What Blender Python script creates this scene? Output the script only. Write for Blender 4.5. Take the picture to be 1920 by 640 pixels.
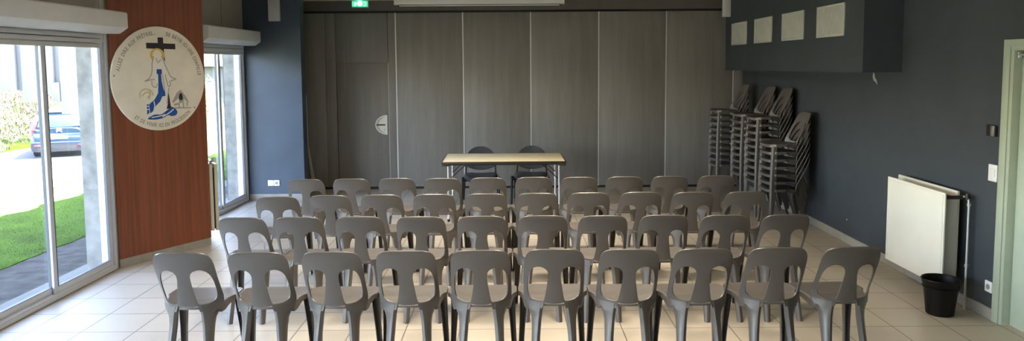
import bpy, bmesh, math, random
from math import sin, cos, pi, radians, sqrt, atan2
from mathutils import Vector, Matrix, noise
import numpy as np

for o in list(bpy.data.objects):
    bpy.data.objects.remove(o, do_unlink=True)
random.seed(7)
SC = bpy.context.scene
COL = SC.collection

# ------------------------------------------------------------------ camera
CAM_H = 1.90
F_PX, YAW, PITCH, ROLL, CY = 1391.08, 0.0008, 0.08351, -0.006887, 235.94
cyw, syw, cp, sp = cos(YAW), sin(YAW), cos(PITCH), sin(PITCH)
fw = Vector((syw * cp, cyw * cp, -sp)); rt = Vector((cyw, -syw, 0)); up = rt.cross(fw)
c_, s_ = cos(ROLL), sin(ROLL)
rt, up = c_ * rt + s_ * up, -s_ * rt + c_ * up
cam_d = bpy.data.cameras.new('camera')
cam = bpy.data.objects.new('camera', cam_d); COL.objects.link(cam)
M3 = Matrix((rt, up, -fw)).transposed()
cam.matrix_world = Matrix.Translation((0, 0, CAM_H)) @ M3.to_4x4()
cam_d.sensor_fit = 'HORIZONTAL'; cam_d.sensor_width = 36.0
cam_d.lens = 36.0 * F_PX / 1920.0
cam_d.shift_y = -(320.0 - CY) / 1920.0
cam_d.clip_start = 0.05; cam_d.clip_end = 500
SC.camera = cam

# ------------------------------------------------------------------ world, sun, exposure
W = bpy.data.worlds.new('sky'); SC.world = W; W.use_nodes = True
wn = W.node_tree; bg = wn.nodes['Background']
sky = wn.nodes.new('ShaderNodeTexSky'); sky.sky_type = 'NISHITA'
sky.sun_disc = False; sky.sun_elevation = radians(58); sky.sun_rotation = radians(75)
sky.air_density = 1.0; sky.dust_density = 2.0; sky.ozone_density = 1.6
tint = wn.nodes.new('ShaderNodeMix'); tint.data_type = 'RGBA'; tint.blend_type = 'MULTIPLY'; tint.inputs[0].default_value = 1.0
tint.inputs[7].default_value = (1.12, 0.95, 0.92, 1)                # white balance of the daylight
wn.links.new(sky.outputs[0], tint.inputs[6]); wn.links.new(tint.outputs[2], bg.inputs[0]); bg.inputs[1].default_value = 0.56
sun_d = bpy.data.lights.new('sun', 'SUN'); sun_d.energy = 5.5; sun_d.angle = radians(0.6)
sun_d.color = (1.0, 0.94, 0.85)
sun = bpy.data.objects.new('sun', sun_d); COL.objects.link(sun)
sdir = Vector((1.0, 0.25, 1.84)).normalized()          # towards the sun, behind the building
sun.rotation_euler = sdir.to_track_quat('Z', 'Y').to_euler()
sun.location = (20, -10, 30)
SC.view_settings.view_transform = 'Standard'; SC.view_settings.look = 'None'
SC.view_settings.gamma = 1.0; SC.view_settings.use_curve_mapping = False
SC.view_settings.exposure = 3.38

# sizes of the room (metres)
XL, XR, YB, YF, CEIL = -3.72, 3.51, 11.26, -2.2, 2.855
TILE = 0.388

# ------------------------------------------------------------------ materials
def mat(name, col, rough=0.5, metal=0.0, spec=0.5, nscale=0, namt=0.0, bump=0.0, bscale=200, coat=0.0, emit=None, estr=0.0):
    m = bpy.data.materials.new(name); m.use_nodes = True
    nt = m.node_tree; b = nt.nodes['Principled BSDF']
    b.inputs['Base Color'].default_value = (*col, 1)
    b.inputs['Roughness'].default_value = rough
    b.inputs['Metallic'].default_value = metal
    b.inputs['Specular IOR Level'].default_value = spec
    b.inputs['Coat Weight'].default_value = coat
    if emit:
        b.inputs['Emission Color'].default_value = (*emit, 1); b.inputs['Emission Strength'].default_value = estr
    tc = nt.nodes.new('ShaderNodeTexCoord')
    if namt > 0:
        n = nt.nodes.new('ShaderNodeTexNoise'); n.inputs['Scale'].default_value = nscale; n.inputs['Detail'].default_value = 5
        r = nt.nodes.new('ShaderNodeMapRange')
        r.inputs['From Min'].default_value = 0.3; r.inputs['From Max'].default_value = 0.7
        r.inputs['To Min'].default_value = 1 - namt; r.inputs['To Max'].default_value = 1 + namt
        mx = nt.nodes.new('ShaderNodeVectorMath'); mx.operation = 'SCALE'
        mx.inputs[0].default_value = col
        nt.links.new(tc.outputs['Object'], n.inputs['Vector']); nt.links.new(n.outputs['Fac'], r.inputs['Value'])
        nt.links.new(r.outputs['Result'], mx.inputs['Scale']); nt.links.new(mx.outputs[0], b.inputs['Base Color'])
    if bump > 0:
        n2 = nt.nodes.new('ShaderNodeTexNoise'); n2.inputs['Scale'].default_value = bscale; n2.inputs['Detail'].default_value = 3
        bp = nt.nodes.new('ShaderNodeBump'); bp.inputs['Strength'].default_value = bump; bp.inputs['Distance'].default_value = 0.01
        nt.links.new(tc.outputs['Object'], n2.inputs['Vector']); nt.links.new(n2.outputs['Fac'], bp.inputs['Height'])
        nt.links.new(bp.outputs[0], b.inputs['Normal'])
    return m

def tile_material():
    m = bpy.data.materials.new('beige floor tiles'); m.use_nodes = True
    nt = m.node_tree; b = nt.nodes['Principled BSDF']
    tc = nt.nodes.new('ShaderNodeTexCoord'); mp = nt.nodes.new('ShaderNodeMapping')
    mp.inputs['Location'].default_value = (3.485, -5.184 % TILE, 0)
    br = nt.nodes.new('ShaderNodeTexBrick'); br.offset = 0; br.squash = 1
    mp.inputs['Location'].default_value = (3.485 % TILE, -(5.184 % TILE) + TILE, 0)
    br.inputs['Color1'].default_value = (0.44, 0.385, 0.305, 1); br.inputs['Color2'].default_value = (0.47, 0.41, 0.325, 1)
    br.inputs['Mortar'].default_value = (0.15, 0.13, 0.11, 1)
    br.inputs['Scale'].default_value = 1.0; br.inputs['Mortar Size'].default_value = 0.0045
    br.inputs['Mortar Smooth'].default_value = 0.2
    br.inputs['Brick Width'].default_value = TILE; br.inputs['Row Height'].default_value = TILE
    n = nt.nodes.new('ShaderNodeTexNoise'); n.inputs['Scale'].default_value = 5; n.inputs['Detail'].default_value = 5; n.inputs['Roughness'].default_value = 0.55
    mx = nt.nodes.new('ShaderNodeMix'); mx.data_type = 'RGBA'; mx.blend_type = 'MULTIPLY'; mx.inputs[0].default_value = 0.45
    cr = nt.nodes.new('ShaderNodeValToRGB'); cr.color_ramp.elements[0].position = 0.25; cr.color_ramp.elements[1].position = 0.75
    cr.color_ramp.elements[0].color = (0.84, 0.83, 0.80, 1); cr.color_ramp.elements[1].color = (1, 1, 1, 1)
    L = nt.links.new
    L(tc.outputs['Object'], mp.inputs[0]); L(mp.outputs[0], br.inputs['Vector']); L(tc.outputs['Object'], n.inputs['Vector'])
    L(n.outputs['Fac'], cr.inputs[0]); L(br.outputs['Color'], mx.inputs[6]); L(cr.outputs[0], mx.inputs[7]); L(mx.outputs[2], b.inputs['Base Color'])
    rr = nt.nodes.new('ShaderNodeMapRange'); rr.inputs['To Min'].default_value = 0.36; rr.inputs['To Max'].default_value = 0.48
    L(n.outputs['Fac'], rr.inputs['Value']); L(rr.outputs[0], b.inputs['Roughness'])
    b.inputs['Specular IOR Level'].default_value = 0.55
    return m

def streak_material(name, c1, c2, sx, sz, rough, axis='X', bump=0.1):
    """vertical grain: noise stretched along z"""
    m = bpy.data.materials.new(name); m.use_nodes = True
    nt = m.node_tree; b = nt.nodes['Principled BSDF']; L = nt.links.new
    tc = nt.nodes.new('ShaderNodeTexCoord'); mp = nt.nodes.new('ShaderNodeMapping')
    mp.inputs['Scale'].default_value = (sx, sx, sz)
    n = nt.nodes.new('ShaderNodeTexNoise'); n.inputs['Scale'].default_value = 1; n.inputs['Detail'].default_value = 7; n.inputs['Roughness'].default_value = 0.6
    cr = nt.nodes.new('ShaderNodeValToRGB'); cr.color_ramp.elements[0].position = 0.36; cr.color_ramp.elements[1].position = 0.68
    cr.color_ramp.elements[0].color = (*c1, 1); cr.color_ramp.elements[1].color = (*c2, 1)
    L(tc.outputs['Object'], mp.inputs[0]); L(mp.outputs[0], n.inputs['Vector']); L(n.outputs['Fac'], cr.inputs[0]); L(cr.outputs[0], b.inputs['Base Color'])
    bp = nt.nodes.new('ShaderNodeBump'); bp.inputs['Strength'].default_value = bump; bp.inputs['Distance'].default_value = 0.003
    L(n.outputs['Fac'], bp.inputs['Height']); L(bp.outputs[0], b.inputs['Normal'])
    b.inputs['Roughness'].default_value = rough
    return m

def glass_material(name, tint=(0.93, 0.96, 0.95), refl=0.06):
    m = bpy.data.materials.new(name); m.use_nodes = True
    nt = m.node_tree; nt.nodes.clear(); L = nt.links.new
    out = nt.nodes.new('ShaderNodeOutputMaterial'); mx = nt.nodes.new('ShaderNodeMixShader')
    tr = nt.nodes.new('ShaderNodeBsdfTransparent'); tr.inputs[0].default_value = (*tint, 1)
    gl = nt.nodes.new('ShaderNodeBsdfGlossy'); gl.inputs['Roughness'].default_value = 0.02
    lw = nt.nodes.new('ShaderNodeLayerWeight'); lw.inputs[0].default_value = 0.5
    pw = nt.nodes.new('ShaderNodeMath'); pw.operation = 'POWER'; pw.inputs[1].default_value = 5.0
    ma = nt.nodes.new('ShaderNodeMath'); ma.operation = 'MULTIPLY_ADD'; ma.inputs[1].default_value = 0.7; ma.inputs[2].default_value = 0.03
    L(lw.outputs['Facing'], pw.inputs[0]); L(pw.outputs[0], ma.inputs[0]); L(ma.outputs[0], mx.inputs[0]); L(tr.outputs[0], mx.inputs[1]); L(gl.outputs[0], mx.inputs[2]); L(mx.outputs[0], out.inputs[0])
    return m

M = dict(
    floor=tile_material(),
    slate=mat('slate blue wall paint', (0.042, 0.050, 0.059), 0.62, nscale=3.0, namt=0.10, bump=0.12, bscale=110),
    slate_lit=mat('slate wall paint with window light', (0.054, 0.074, 0.105), 0.62, nscale=3.0, namt=0.10, bump=0.12, bscale=110),  # same slate paint; window light goes into a bluer, lighter colour
    panelwood=streak_material('reddish brown wood panel', (0.175, 0.047, 0.018), (0.275, 0.080, 0.030), 26, 0.9, 0.5),
    partition=streak_material('grey brown vinyl panel', (0.190, 0.176, 0.158), (0.232, 0.216, 0.195), 14, 1.0, 0.45),
    header=mat('dark taupe header', (0.120, 0.105, 0.090), 0.6, nscale=4, namt=0.08),
    joint=mat('pale aluminium joint', (0.72, 0.72, 0.70), 0.35, metal=0.4),
    seam=mat('grey seam', (0.25, 0.24, 0.225), 0.5),
    dark=mat('black gap', (0.01, 0.01, 0.01), 0.7),
    ceiling=mat('off white ceiling tile', (0.60, 0.56, 0.48), 0.8, nscale=30, namt=0.05),
    olive=mat('grey beige painted panel', (0.42, 0.40, 0.34), 0.6, nscale=5, namt=0.05),
    base=mat('beige grey ceramic skirting', (0.34, 0.31, 0.26), 0.35, nscale=9, namt=0.10),
    alu=mat('white lacquered aluminium', (0.62, 0.64, 0.68), 0.35, metal=0.0),
    alushade=mat('grey plastic rubber seal', (0.10, 0.11, 0.12), 0.6),
    shutter=mat('off white shutter box plastic', (0.72, 0.72, 0.70), 0.45, nscale=6, namt=0.03),
    slat=mat('grey white roller slat', (0.52, 0.53, 0.53), 0.5),
    glass=glass_material('window glass'),
    concrete=mat('mottled bare concrete', (0.19, 0.19, 0.18), 0.85, nscale=9, namt=0.28, bump=0.3, bscale=30),
    white_out=mat('white outside guide rail', (0.80, 0.82, 0.83), 0.4),
    chair=mat('grey brown plastic', (0.100, 0.087, 0.076), 0.36, spec=0.5, bump=0.06, bscale=500),
    tabletop=mat('pale cream laminate', (0.84, 0.74, 0.50), 0.35, nscale=12, namt=0.04),
    blackedge=mat('black plastic edge', (0.018, 0.014, 0.012), 0.4),
    chrome=mat('bright steel tube', (0.75, 0.76, 0.80), 0.22, metal=0.9),
    blacktube=mat('black steel tube', (0.012, 0.012, 0.014), 0.35),
    fabric=mat('dark grey fabric', (0.050, 0.050, 0.056), 0.85, nscale=60, namt=0.15, bump=0.3, bscale=300),
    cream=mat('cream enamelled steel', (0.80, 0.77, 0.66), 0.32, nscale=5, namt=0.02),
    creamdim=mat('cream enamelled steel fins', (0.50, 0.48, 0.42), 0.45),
    pipe=mat('grey painted pipe', (0.55, 0.55, 0.53), 0.35, metal=0.3),
    bin=mat('black plastic', (0.003, 0.003, 0.003), 0.45, spec=0.25),
    whiteplastic=mat('white plastic', (0.78, 0.78, 0.76), 0.35),
    greyplastic=mat('grey plastic speaker shell', (0.56, 0.56, 0.53), 0.5),
    screenwhite=mat('white enamelled screen case', (0.74, 0.74, 0.72), 0.4),
    vent=mat('pale grey vent', (0.42, 0.42, 0.36), 0.5, nscale=10, namt=0.08),
    ventframe=mat('light grey vent frame', (0.50, 0.50, 0.44), 0.45),
    doorgreen=mat('pale sage green door paint', (0.46, 0.53, 0.42), 0.45, nscale=6, namt=0.04),
    framegreen=mat('sage green frame paint', (0.40, 0.45, 0.34), 0.45, nscale=6, namt=0.05),
    disc=mat('cream painted board', (0.84, 0.78, 0.64), 0.55, nscale=5, namt=0.06),
    ink=mat('grey brown lettering', (0.36, 0.33, 0.28), 0.6),
    inkthin=mat('pale pencil grey line', (0.42, 0.39, 0.34), 0.6),
    purple=mat('very dark purple paint', (0.022, 0.016, 0.028), 0.5),
    yellow=mat('yellow paint', (0.72, 0.50, 0.10), 0.5),
    paleyellow=mat('faded yellow paint', (0.62, 0.55, 0.36), 0.5),
    blue=mat('royal blue paint', (0.008, 0.085, 0.34), 0.45),
    navy=mat('navy paint', (0.010, 0.015, 0.05), 0.5),
    robe=mat('white paint', (0.86, 0.82, 0.72), 0.5),
    metalbox=mat('brushed steel cover', (0.34, 0.34, 0.33), 0.3, metal=0.7),
    added_lampface=mat('added warm lamp diffuser', (0.8, 0.78, 0.7), 0.5, emit=(1.0, 0.86, 0.66), estr=1.0),
    exitgreen=mat('green exit panel', (0.03, 0.30, 0.14), 0.4, emit=(0.04, 0.50, 0.22), estr=0.20),
    exitlamp=mat('glowing green lamp', (0.2, 0.9, 0.6), 0.3, emit=(0.10, 1.0, 0.55), estr=1.3),
    exitwhite=mat('pale pictogram', (0.6, 0.8, 0.65), 0.4, emit=(0.5, 0.9, 0.6), estr=0.15),
    # outside
    gravel=mat('grey blue asphalt strip', (0.024, 0.024, 0.023), 0.95, spec=0.15, nscale=7, namt=0.8, bump=0.6, bscale=25),
    slabout=mat('pale concrete apron', (0.055, 0.055, 0.05), 0.8, nscale=4, namt=0.15),
    lawn=mat('short green lawn', (0.028, 0.058, 0.004), 1.0, spec=0.05, nscale=2.5, namt=0.35, bump=0.5, bscale=40),
    sunlawn=mat('lawn with sunlight in its colour', (0.20, 0.19, 0.055), 0.9, nscale=2.5, namt=0.2, bump=0.5, bscale=40),  # same grass as the lawn; its sunlit brightness is put into the colour
    blade=mat('grass blade', (0.040, 0.085, 0.006), 0.9, spec=0.1, nscale=2, namt=0.3),
    asphalt=mat('grey asphalt road', (0.07, 0.072, 0.075), 0.85, nscale=6, namt=0.15),
    path=mat('pale gravel path', (0.55, 0.51, 0.40), 0.9, nscale=6, namt=0.12),
    facade=mat('white concrete cladding', (0.13, 0.142, 0.142), 0.7, nscale=1.2, namt=0.06),
    slot=mat('dark grey window slot', (0.10, 0.105, 0.11), 0.4),
    drybush=mat('dry pale twigs', (0.16, 0.145, 0.10), 0.9, nscale=2.0, namt=0.35),
    greenbush=mat('olive green leaves', (0.16, 0.20, 0.08), 0.9, nscale=2.0, namt=0.35),
    carpaint=mat('slate blue car paint', (0.035, 0.075, 0.135), 0.25, metal=0.3, coat=0.8),
    carglass=mat('car rear glass', (0.05, 0.09, 0.13), 0.08, spec=0.8),
    carblack=mat('dark grey bumper plastic', (0.035, 0.037, 0.04), 0.6),
    tyre=mat('black tyre rubber', (0.02, 0.02, 0.02), 0.8),
    taillight=mat('red tail lamp lens', (0.45, 0.05, 0.06), 0.2),
    plate=mat('pale number plate', (0.6, 0.62, 0.62), 0.4),
    wallout=mat('pale beige render', (0.105, 0.10, 0.08), 0.8, nscale=0.8, namt=0.06),
    roofing=mat('grey roof slate', (0.18, 0.17, 0.17), 0.8),
)

# ------------------------------------------------------------------ mesh helpers
class MB:
    def __init__(s): s.v = []; s.f = []
    def add(s, vs, fs):
        k = len(s.v); s.v += [tuple(v) for v in vs]; s.f += [tuple(i + k for i in f) for f in fs]; return s
    def box(s, x0, x1, y0, y1, z0, z1, mtx=None):
        vs = [Vector((x, y, z)) for z in (z0, z1) for y in (y0, y1) for x in (x0, x1)]
        if mtx: vs = [mtx @ v for v in vs]
        return s.add(vs, [(0, 2, 3, 1), (4, 5, 7, 6), (0, 1, 5, 4), (2, 6, 7, 3), (0, 4, 6, 2), (1, 3, 7, 5)])
    def prism(s, poly, fn0, fn1):
        """closed polygon swept between two mappings (p -> 3D)"""
        n = len(poly); a = [fn0(p) for p in poly]; b = [fn1(p) for p in poly]
        fs = [tuple(range(n))[::-1], tuple(range(n, 2 * n))] + [(i, (i + 1) % n, n + (i + 1) % n, n + i) for i in range(n)]
        return s.add(a + b, fs)
    def loft(s, rings, cap=True, closed=True):
        n = len(rings[0]); vs = [p for r in rings for p in r]; fs = []
        for j in range(len(rings) - 1):
            for i in range(n if closed else n - 1):
                a = j * n + i; b = j * n + (i + 1) % n
                fs.append((a, b, b + n, a + n))
        if cap:
            fs.append(tuple(range(n))[::-1]); fs.append(tuple(range((len(rings) - 1) * n, len(rings) * n)))
        return s.add(vs, fs)
    def tube(s, pts, r, n=10, closed=False):
        pts = [Vector(p) for p in pts]; rings = []; prev = None
        for i, p in enumerate(pts):
            if closed: t = (pts[(i + 1) % len(pts)] - pts[i - 1]).normalized()
            else: t = (pts[min(i + 1, len(pts) - 1)] - pts[max(i - 1, 0)]).normalized()
            if prev is None: u = t.orthogonal().normalized()
            else: u = (prev - t * prev.dot(t)).normalized()
            prev = u; w = t.cross(u); rr = r[i] if isinstance(r, (list, tuple)) else r
            rings.append([p + (u * cos(2 * pi * k / n) + w * sin(2 * pi * k / n)) * rr for k in range(n)])
        if closed: rings.append(rings[0])
        return s.loft(rings, cap=not closed)
    def lathe(s, prof, c=(0, 0, 0), n=40, mtx=None):
        rings = [[Vector((c[0] + r * cos(2 * pi * k / n), c[1] + r * sin(2 * pi * k / n), c[2] + z)) for k in range(n)] for r, z in prof]
        if mtx: rings = [[mtx @ p for p in r] for r in rings]
        return s.loft(rings, cap=True)
    def build(s, name, m, parent=None, bevel=0.0, ang=32, smooth=True, segs=2, rc=True):
        me = bpy.data.meshes.new(name); me.from_pydata([tuple(v) for v in s.v], [], s.f); me.validate()
        bm = bmesh.new(); bm.from_mesh(me)
        if rc: bmesh.ops.recalc_face_normals(bm, faces=bm.faces)
        if bevel > 0:
            es = [e for e in bm.edges if len(e.link_faces) == 2 and e.calc_face_angle(0) > radians(35)]
            bmesh.ops.bevel(bm, geom=es, offset=bevel, segments=segs, profile=0.5, affect='EDGES', clamp_overlap=True)
        if smooth:
            for f in bm.faces: f.smooth = True
            for e in bm.edges:
                if len(e.link_faces) == 2 and e.calc_face_angle(0) > radians(ang): e.smooth = False
        bm.to_mesh(me); bm.free(); me.materials.append(m)
        o = bpy.data.objects.new(name, me); COL.objects.link(o)
        if parent: o.parent = parent
        return o

def thing(name, label, cat, loc=(0, 0, 0), rz=0.0, group=None):
    o = bpy.data.objects.new(name, None); o.empty_display_size = 0.1; COL.objects.link(o)
    o.location = loc; o.rotation_euler = (0, 0, rz); o['label'] = label; o['category'] = cat
    if group: o['group'] = group
    return o
def tag(o, label, cat, group=None, kind=None):
    o['label'] = label; o['category'] = cat
    if group: o['group'] = group
    if kind: o['kind'] = kind
    return o
def struct(o, label=None):
    o['kind'] = 'structure'
    if label: o['label'] = label; o['category'] = 'building part'
    return o
def holder(name):
    o = bpy.data.objects.new(name, None); o.empty_display_size = 0.1; COL.objects.link(o); o['kind'] = 'structure'; return o

def catmull(pts, n=6, closed=False):
    out = []; N = len(pts)
    rng = range(N if closed else N - 1)
    for i in rng:
        if closed: p0, p1, p2, p3 = pts[i - 1], pts[i], pts[(i + 1) % N], pts[(i + 2) % N]
        else: p0, p1, p2, p3 = pts[max(i - 1, 0)], pts[i], pts[i + 1], pts[min(i + 2, N - 1)]
        for k in range(n):
            t = k / n
            out.append(tuple(0.5 * (2 * b + (c - a) * t + (2 * a - 5 * b + 4 * c - d) * t * t + (-a + 3 * b - 3 * c + d) * t ** 3) for a, b, c, d in zip(p0, p1, p2, p3)))
    if not closed: out.append(tuple(pts[-1]))
    return out

def poly_sd(P, poly):
    """signed distance (positive inside) of points P (n,2) to polygon"""
    P = np.asarray(P, float); A = np.asarray(poly, float); B = np.roll(A, -1, 0)
    d = np.full(len(P), 1e9); ins = np.zeros(len(P), bool)
    for a, b in zip(A, B):
        e = b - a; w = P - a; L = (e @ e) or 1e-12
        t = np.clip((w @ e) / L, 0, 1); dd = np.hypot(*(w - t[:, None] * e).T); d = np.minimum(d, dd)
        c = ((a[1] > P[:, 1]) != (b[1] > P[:, 1]))
        if b[1] != a[1]: ins ^= c & (P[:, 0] < (b[0] - a[0]) * (P[:, 1] - a[1]) / (b[1] - a[1]) + a[0])
    return np.where(ins, d, -d)

def clipped_grid(x0, x1, z0, z1, nx, nz, sd):
    """2D faces of the region sd>0 on a grid with exact edge crossings"""
    xs = np.linspace(x0, x1, nx + 1); zs = np.linspace(z0, z1, nz + 1)
    P = np.array([(x, z) for z in zs for x in xs]); S = sd(P); eps = (x1 - x0) / nx * 0.12
    S = np.where(np.abs(S) < eps * 0.3, 0.0, S)
    verts = []; idx = {}; faces = []
    def vid(key, p):
        if key not in idx: idx[key] = len(verts); verts.append(tuple(p))
        return idx[key]
    for j in range(nz):
        for i in range(nx):
            c = [j * (nx + 1) + i, j * (nx + 1) + i + 1, (j + 1) * (nx + 1) + i + 1, (j + 1) * (nx + 1) + i]
            if all(S[k] < 0 for k in c): continue
            f = []
            for a, b in zip(c, c[1:] + c[:1]):
                if S[a] >= 0: f.append(vid(('v', a), P[a]))
                if (S[a] > 0 and S[b] < 0) or (S[a] < 0 and S[b] > 0):
                    t = S[a] / (S[a] - S[b]); f.append(vid(('e', min(a, b), max(a, b)), P[a] + t * (P[b] - P[a])))
            if len(f) >= 3: faces.append(tuple(f))
    return verts, faces

def thick_surface(verts2, faces, fn, t):
    """give a mapped 2D sheet real thickness"""
    h = 1e-3; A = []; B = []
    for (x, z) in verts2:
        p = Vector(fn(x, z)); dx = Vector(fn(x + h, z)) - Vector(fn(x - h, z)); dz = Vector(fn(x, z + h)) - Vector(fn(x, z - h))
        n = dx.cross(dz).normalized(); A.append(p + n * t / 2); B.append(p - n * t / 2)
    k = len(A); fs = list(faces) + [tuple(i + k for i in f[::-1]) for f in faces]; cnt = {}
    for f in faces:
        for a, b in zip(f, f[1:] + f[:1]): cnt[(a, b)] = 1
    for (a, b) in cnt:
        if (b, a) not in cnt: fs.append((b, a, a + k, b + k))
    m = MB(); m.add(A + B, fs); return m

# ================================================================== THE ROOM
def boxobj(name, x0, x1, y0, y1, z0, z1, m, parent=None, bevel=0.0):
    return MB().box(x0, x1, y0, y1, z0, z1).build(name, m, parent, bevel=bevel)

struct(boxobj('floor', XL - 0.06, XR + 0.06, YF, YB + 0.02, -0.06, 0.0, M['floor']))
struct(boxobj('ceiling', XL - 0.35, XR + 0.3, YF - 0.2, YB + 0.3, CEIL, CEIL + 0.45, M['ceiling']))
struct(boxobj('roof_edge', -5.2, XR + 0.4, YF - 1.2, YB + 6.5, CEIL + 0.45, CEIL + 0.72, M['concrete']))
# right wall with the door opening (door y 4.34 .. 5.205)
DY0, DY1, DZ = 4.36, 5.215, 2.0
wr = MB()
wr.box(XR, XR + 0.2, DY1, YB + 0.2, 0, CEIL); wr.box(XR, XR + 0.2, YF, DY0, 0, CEIL); wr.box(XR, XR + 0.2, DY0, DY1, DZ, CEIL)
struct(wr.build('wall_right', M['slate'], smooth=False))
struct(boxobj('wall_front', XL - 0.3, XR + 0.2, YF - 0.2, YF, 0, CEIL, M['header']))

# back-left blue wall and niche
struct(boxobj('wall_back_left', XL - 0.3, -2.925, 10.38, 10.58, 0, CEIL, M['slate_lit']))
struct(boxobj('wall_niche', XL - 0.3, XL + 0.02, 10.58, YB + 0.2, 0, CEIL, M['slate_lit']))
# header over the partition
struct(boxobj('wall_header', XL + 0.02, XR, YB - 0.03, YB + 0.2, 2.705, CEIL, M['header']))

# left wall: strip above windows, return walls, further windows towards/behind the camera
WT = 0.26                                                   # wall thickness
wl = MB()
WIN = [(8.66, 10.36), (4.93, 6.86), (2.5, 4.82), (0.1, 2.4), (-2.15, 0.0)]
SILLTOP = 2.20
wl.box(XL - WT, XL, YF, YB, SILLTOP, CEIL)
segs = [(10.36, 10.38), (6.87, 8.66), (4.82, 4.93), (2.4, 2.5), (0.0, 0.1), (YF, -2.15)]
for a, b in segs: wl.box(XL - WT, XL - 0.005, a, b, -0.05, SILLTOP)
struct(wl.build('wall_left', M['olive'], smooth=False))
rv = MB()
for a, b in WIN[:2]:
    rv.box(XL - WT - 0.02, XL - 0.12, b - 0.005, b + 0.02, -0.08, SILLTOP)   # bare concrete reveal beside each window
struct(rv.build('trim_1', M['concrete'], smooth=False))
gr = MB()
for a, b in WIN[:2]: gr.box(XL - 0.12, XL - 0.055, b - 0.035, b, -0.02, SILLTOP)
struct(gr.build('trim_2', M['white_out'], smooth=False))
sm = MB(); sm.box(XL, XL + 0.003, 8.95, 8.956, 2.38, CEIL); sm.box(XL, XL + 0.003, 9.62, 9.626, 2.38, CEIL); sm.box(XL, XL + 0.003, 6.77, 6.776, 2.38, CEIL)
struct(sm.build('trim_3', M['seam']))

# reddish wood panelled pier between the windows: an angled face plus its return
PA, PB = Vector((-3.705, 6.87)), Vector((-3.203, 7.760))
pier = MB()
poly = [(-3.718, 6.872), (PA.x, PA.y), (PB.x, PB.y), (PB.x - 0.012, PB.y + 0.02), (-3.718, 8.648)]
pier.prism(poly, lambda p: (p[0], p[1], 0), lambda p: (p[0], p[1], CEIL))
struct(pier.build('wall_pier', M['olive'], smooth=False))
pdir = (PB - PA).normalized(); pn = Vector((pdir.y, -pdir.x))                 # normal into the room
def onpier(s, z, off=0.0): q = PA + pdir * s + pn * off; return Vector((q.x, q.y, z))
PL = (PB - PA).length
pp = MB(); q = [(0.0, 0.085), (PL, 0.085), (PL, CEIL), (0.0, CEIL)]
pp.prism(q, lambda p: onpier(p[0], p[1], 0.0), lambda p: onpier(p[0], p[1], 0.012))
struct(pp.build('wall_wood_panel', M['panelwood'], smooth=False))

# skirtings
def skirting(name, segs_, m=M['base'], h=0.085, t=0.010):
    mb = MB()
    for (a, b) in segs_:
        a, b = Vector(a), Vector(b); d = (b - a); L = d.length; d.normalize(); n = Vector((d.y, -d.x))
        k = max(1, int(round(L / TILE))); 
        for i in range(k):
            s0, s1 = i * L / k + (0.0015 if i else 0), (i + 1) * L / k - 0.0015
            P0, P1 = a + d * s0, a + d * s1
            mb.prism([(0, 0), (t, 0), (t, h - 0.004), (t - 0.004, h), (0, h)], lambda p: (P0.x + n.x * p[0], P0.y + n.y * p[0], p[1]), lambda p: (P1.x + n.x * p[0], P1.y + n.y * p[0], p[1]))
    return struct(mb.build(name, m, smooth=False))
skirting('baseboard_right', [((XR, YB), (XR, 5.29))])
skirting('baseboard_back', [((XL + 0.02, 10.38), (-2.925, 10.38))])
skirting('baseboard_pier', [(PA, PB)])

# folding partition: vinyl panels, pale joints, a pass door with half-moon handle
part = holder('wall_back')
JX = [-1.735, -0.722, 0.299, 1.325, 2.343, 3.36]
PY = YB - 0.012
edges = [-2.925, -2.812] 
def panel(x0, x1, z0=0.035, z1=2.672, m=M['partition'], nm='partition_panel', th=0.05):
    return MB().box(x0, x1, PY, PY + th, z0, z1).build(nm, m, part, bevel=0.002)
panel(XL + 0.03, -2.815); panel(-2.807, -2.646)
panel(-1.852, -1.742)
for a, b in zip(JX[:-1], JX[1:]): panel(a + 0.008, b - 0.008)
panel(3.368, XR)
panel(-2.640, -1.858, 1.933, 2.672, nm='door_head_panel')
for x, m_, w in [(-2.811, 'seam', 0.003)] + [(x, 'joint', 0.0075) for x in JX]:
    MB().box(x - w, x + w, PY - 0.004, PY + 0.03, 0.03, 2.675).build('joint_strip', M[m_], part)
MB().box(XL + 0.03, XR, PY + 0.008, PY + 0.10, 0, 0.036).build('floor_seal', M['dark'], part)
MB().box(XL + 0.03, XR, PY + 0.004, PY + 0.10, 2.672, 2.706).build('track_gap', M['dark'], part)
boxb = MB().box(XL + 0.03, XR, PY + 0.045, PY + 0.06, 0.03, 2.68).build('backing_board', M['dark'], part)
d2 = holder('door_2')
MB().box(-2.636, -1.862, PY - 0.001, PY + 0.04, 0.035, 1.925).build('door_leaf', M['partition'], d2, bevel=0.002)
MB().box(-1.861, -1.853, PY - 0.003, PY + 0.03, 0.035, 1.93).build('edge_strip', M['joint'] if False else M['ventframe'], d2)
MB().box(-2.640, -1.856, PY - 0.002, PY + 0.03, 1.926, 1.932).build('top_strip', M['seam'], d2)
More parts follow.
